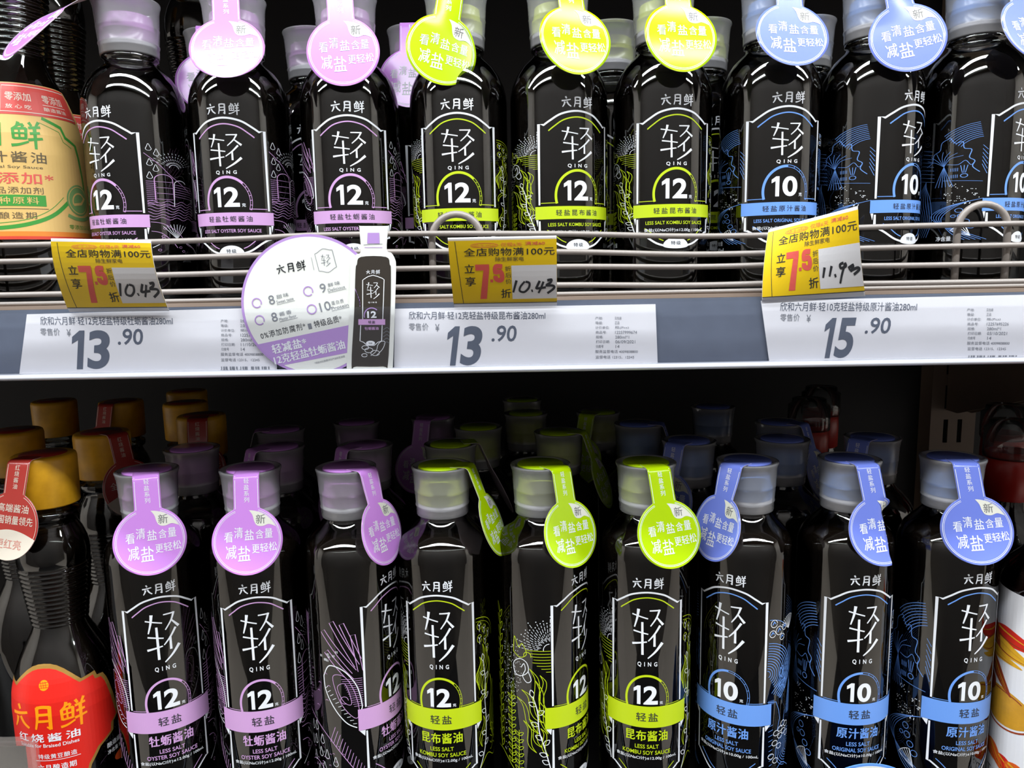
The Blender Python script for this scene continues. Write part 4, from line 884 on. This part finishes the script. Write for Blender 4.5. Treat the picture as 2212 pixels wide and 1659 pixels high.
sticker('10.43', [(150, 674, .4488), (366, 672, .4488), (326, 519, .424), (110, 515, .424)], (.001, -.006, .001), 'yellow discount sticker with handwritten 10.43 bent left, at the left')
sticker('10.43', [(981, 664, .4488), (1203, 660, .4488), (1202, 509, .428), (967, 514, .424)], (.0, -.002, 0), 'flat yellow discount sticker with handwritten 10.43 in the middle')
sticker('11.93', [(1646, 652, .4488), (1869, 640, .4488), (1853, 445, .432), (1660, 496, .452)], (-.002, -.003, 0), 'yellow discount sticker with handwritten 11.93, tilted, at the right')

# ------------------------------------------------------------------ round promotional sign with bottle-shaped cut-out
WY = 0.4466
def wp(cx, cy, Y=WY): return at(500 + cx / 5.183, 500 + cy / 5.183, Y)
wb = empty('promotional_sign', (-.117, WY, E - .052)); tag(wb, 'round white promotional sign with purple rim and bottle cut-out clipped in the rail', 'sign'); wo = -wb.location
cc = wp(890, 825); rw = 40.5
LIL = mat('sign_lilac', (176, 140, 204), .45); SIGNW = mat('sign_white', (226, 228, 222), .5)
ring = arc(cc[0], cc[1], rw, 0, 357, 119)
add_obj('round_card', card_mesh('round_card', ring[::-1], WY, .0006, LIL), wb).location = wo
s = Sheet(); s.disc(*cc, rw - 1.5, SIGNW, 0, None, 90)
def wt(txt, x0, y0, x1, y1, h, mt, b=0.0, sp=1.0, rot=12.0):
    a, c = wp(x0, y0), wp(x1, y1); s.text(txt, (a[0] + c[0]) / 2, (a[1] + c[1]) / 2, sqrt((a[0] - c[0]) ** 2 + (a[1] - c[1]) ** 2), h * .0525, mt, 3, b, sp, rot)
# purple lower band clipped to the disc
import itertools
a, b, c, d = wp(270, 1270), wp(1340, 1043), wp(1340, 1350), wp(470, 1520)
def on_disc(p, q):
    out = []
    dx, dy = q[0] - p[0], q[1] - p[1]; fx, fy = p[0] - cc[0], p[1] - cc[1]; A = dx * dx + dy * dy; B = 2 * (fx * dx + fy * dy); C = fx * fx + fy * fy - (rw - .8) ** 2
    for sg in (-1, 1): t = (-B + sg * sqrt(B * B - 4 * A * C)) / (2 * A); out.append((p[0] + dx * t, p[1] + dy * t))
    return out
l1, r1 = on_disc(a, b); l2, r2 = on_disc(d, c)
ang = lambda p: math.degrees(atan2(p[1] - cc[1], p[0] - cc[0])) % 360
s.poly([(cc[0] + (rw - .8) * cos(radians(g)), cc[1] + (rw - .8) * sin(radians(g))) for g in [ang(l1) + (ang(l2) - ang(l1)) * k / 12 for k in range(13)]] +
       [(cc[0] + (rw - .8) * cos(radians(g)), cc[1] + (rw - .8) * sin(radians(g))) for g in [ang(r2) + ((ang(r1) - ang(r2) + 180) % 360 - 180) * k / 12 for k in range(13)]], LIL, 1)
wt('轻减盐*', 455, 1320, 840, 1240, 110, WHITE, .04, 1.1); wt('12克轻盐牡蛎酱油', 475, 1430, 1270, 1275, 105, WHITE, .03)
wt('0%添加防腐剂*', 325, 1160, 830, 1065, 75, INK, 0, 1.15); wt('|', 876, 1080, 882, 1040, 60, GREYINK, 0, 1, 12); wt('特级品质*', 925, 1035, 1235, 975, 75, INK, 0, 1.1)
bc = wp(665, 405)
sb = Sheet(); brand(sb, 0, 0, 17.5, 5.6, INK, 3)
for i, (x, y, z) in enumerate(sb.v): q = radians(9); sb.v[i] = (bc[0] + x * cos(q) - y * sin(q), bc[1] + x * sin(q) + y * cos(q), z)
s.add([(v[0], v[1]) for v in sb.v], [tuple(f) for f in sb.f], INK, 3)
# small label outline and score rings
oc = wp(1055, 325)
ol = spl([(-5.2, 5.0), (-3.6, 5.4), (0, 6.8), (3.6, 5.4), (5.2, 5.0)], 4) + spl([(5.2, -5.0), (3.6, -5.4), (0, -6.8), (-3.6, -5.4), (-5.2, -5.0)], 4)
q = radians(12); s.line([(oc[0] + x * cos(q) - y * sin(q), oc[1] + x * sin(q) + y * cos(q)) for x, y in ol], .25, GREYINK, 3, True)
s.strokes(QING, oc[0], oc[1], 5.4, 6.8, GREYINK, 3)
pA, pB = wp(895, 290), wp(925, 430); s.line([pA, pB], .2, GREYINK, 3)
for (x, y), n, ch, en in (((285, 800), '8', '甜味', 'Sweet taste'), ((860, 668), '9', '鲜味', 'Delicious'), ((317, 992), '8', '酱香', 'Maotai flavor'), ((900, 870), '10', '蛋白质', 'Protein')):
    p = wp(x, y); gap = {'9': 300, '10': 345, '8': 320}[n]; s.line(arc(*p, 2.6, -20, 320 if n != '10' else 340, 30), .62, LIL, 3)
    nx = x + 165; ny = y - 35
    if n == '10': wt(n, nx - 75, ny + 15, nx + 45, ny - 10, 100, GREYINK, 0)
    else: wt(n, nx - 32, ny + 7, nx + 32, ny - 7, 100, GREYINK, 0)
    wt(ch, nx + 55, ny - 30, nx + 190, ny - 62, 44, GREYINK, 0, 1.3); wt(en, nx + 55, ny + 25, nx + 245, ny - 15, 34, GREYINK, 0); pa, pb = wp(nx + 60, ny + 55), wp(nx + 262, ny + 8); s.line([pa, pb], .2, GREYINK, 3)
wt('*减盐对比数据详见产品标签说明', 930, 1470, 1270, 1400, 24, GREYINK)
add_obj('sign_print', s.mesh('sign_print', flat(WY - .0001)), wb).location = wo
# bottle-shaped card in front
BY = WY - .0007
half = [(0, 4.6), (.62, 4.6), (.82, 5.4), (.86, 7.6), (.9, 9.5), (.93, 80), (.92, 60)]
def bx(cx, cy): return at(500 + cx / 5.183, 500 + cy / 5.183, BY)
Bp = [(1310, 1555), (1290, 1490), (1318, 900), (1335, 420), (1350, 320), (1400, 255), (1448, 218), (1432, -45), (1450, -62), (1735, -62), (1752, -45), (1738, 200), (1790, 240), (1830, 310), (1842, 420), (1828, 900), (1806, 1500), (1790, 1555), (1700, 1572), (1420, 1572)]
oldw = [bx(*p) for p in Bp]
ocard = add_obj('bottle_cutout', card_mesh('bottle_cutout', spl(oldw, 4, True)[::-1], BY, .0005, SIGNW), wb); ocard.location = wo
s = Sheet()
DK = mat('sign_bottle_dark', (52, 46, 40), .4); DK2 = mat('sign_bottle_slate', (74, 80, 98), .4)
s.poly(spl([bx(*p) for p in ((1345, 1490), (1375, 900), (1390, 440), (1405, 370), (1450, 285), (1730, 285), (1772, 370), (1785, 440), (1780, 900), (1752, 1480), (1700, 1510), (1400, 1510))], 4, True)[::-1], DK, 1)
cpz = [bx(*p) for p in ((1520, 135), (1660, 135), (1655, 15), (1525, 15))]; s.poly(cpz, LIL, 1); s.line([bx(1490, 180), bx(1690, 180)], .3, LIL, 1); s.line([bx(1480, 150), bx(1690, 140)], .25, GREYINK, 1)
ct = bx(1585, 455); brand(s, ct[0], ct[1], 8.2, 2.4, WHITE, 3)
fp = [(1470, 985), (1470, 545), (1490, 530), (1530, 505), (1585, 490), (1640, 505), (1690, 525), (1710, 540), (1695, 985)]; s.line([bx(*p) for p in fp], .4, WHITE, 3)
gq = bx(1585, 662); s.strokes(QING, gq[0], gq[1], 7.6, 9.6, WHITE, 3)
gq = bx(1580, 795); s.text('QING', gq[0], gq[1], 5, .9, WHITE, 3, .02, 1.8); gq = bx(1572, 930); s.line(arc(gq[0], gq[1] - .6, 4.4, 195, 45, 20), .5, LIL, 3); s.text('12', gq[0], gq[1], 5.4, 3.9, WHITE, 4, .035)
s.poly([bx(*p) for p in ((1422, 1045), (1722, 1045), (1722, 982), (1422, 982))], FLAV['purple']['ink'], 4); gq = bx(1572, 1014); s.text('轻盐', gq[0], gq[1], 4, 1.7, INK, 6, .01, 1.2)
gq = bx(1570, 1085); s.text('牡蛎酱油', gq[0], gq[1], 8, 1.8, FLAV['purple']['ink'], 3, .02)
s.line([bx(*p) for p in ((1448, 1050), (1440, 1225), (1480, 1240), (1520, 1275), (1600, 1275), (1640, 1240), (1682, 1225), (1688, 1050))], .4, WHITE, 3)
gq = bx(1558, 1250); s.disc(gq[0], gq[1], 2.6, WHITE, 4, 1.4); s.text('特级', gq[0], gq[1], 2.2, .9, INK, 6)
for x, y, r_ in ((1500, 1300, 2.0), (1540, 1330, 2.4), (1490, 1385, 1.6), (1610, 1360, 2.6)): gq = bx(x, y); s.line(arc(gq[0], gq[1], r_, 0, 345, 16, r_ * .6), .3, WHITE, 3)
s.line(spl([bx(*p) for p in ((1560, 1390), (1620, 1340), (1640, 1270), (1680, 1230), (1720, 1240), (1690, 1320), (1620, 1390))], 4), .3, WHITE, 3)
for k in range(5): s.line([bx(1385 + k * 12, 640 + k * 30), bx(1440, 800 + k * 10)], .25, LIL, 3); s.line(spl([bx(1700, 1100 + k * 40), bx(1740, 1075 + k * 40), bx(1770, 1095 + k * 40)], 4), .25, GREYINK, 3)
add_obj('cutout_print', s.mesh('cutout_print', flat(BY - .0001)), ocard)

# ------------------------------------------------------------------ things rising from the lower rail
hd = empty('sign_holder', (-.352, .444, E + LB)); tag(hd, 'clear plastic sign holder at the bottom left corner', 'sign holder'); ho = -hd.location
MB().box(-.396, -.3085, .4432, .4442, E + LB + .0, E - .2815, CLEAR).build('front_sheet', hd).location = ho
MB().box(-.396, -.3085, .4462, .4472, E + LB + .0, E - .2865, CLEAR).build('rear_sheet', hd).location = ho
MB().box(-.392, -.3155, .4448, .4454, E + LB + .002, E - .2885, mat('sign_insert_dark', (34, 36, 32), .5, noise=.1, nscale=30)).build('insert_card', hd).location = ho
sg2 = empty('round_sign', (.216, .4466, E + LB)); tag(sg2, 'blue-rimmed round white sign peeking up at the bottom edge', 'sign'); o2 = -sg2.location
BLU = mat('sign_blue', (96, 150, 226), .45)
add_obj('round_card', card_mesh('round_card', arc(216, -349, 40.5, 357, 0, 119), .4466, .0006, BLU), sg2).location = o2
s = Sheet(); s.disc(216, -349, 39, SIGNW, 0, None, 90); add_obj('sign_print', s.mesh('sign_print', flat(.4465)), sg2).location = o2

bpy.data.objects.remove(_to); bpy.data.curves.remove(_tc)
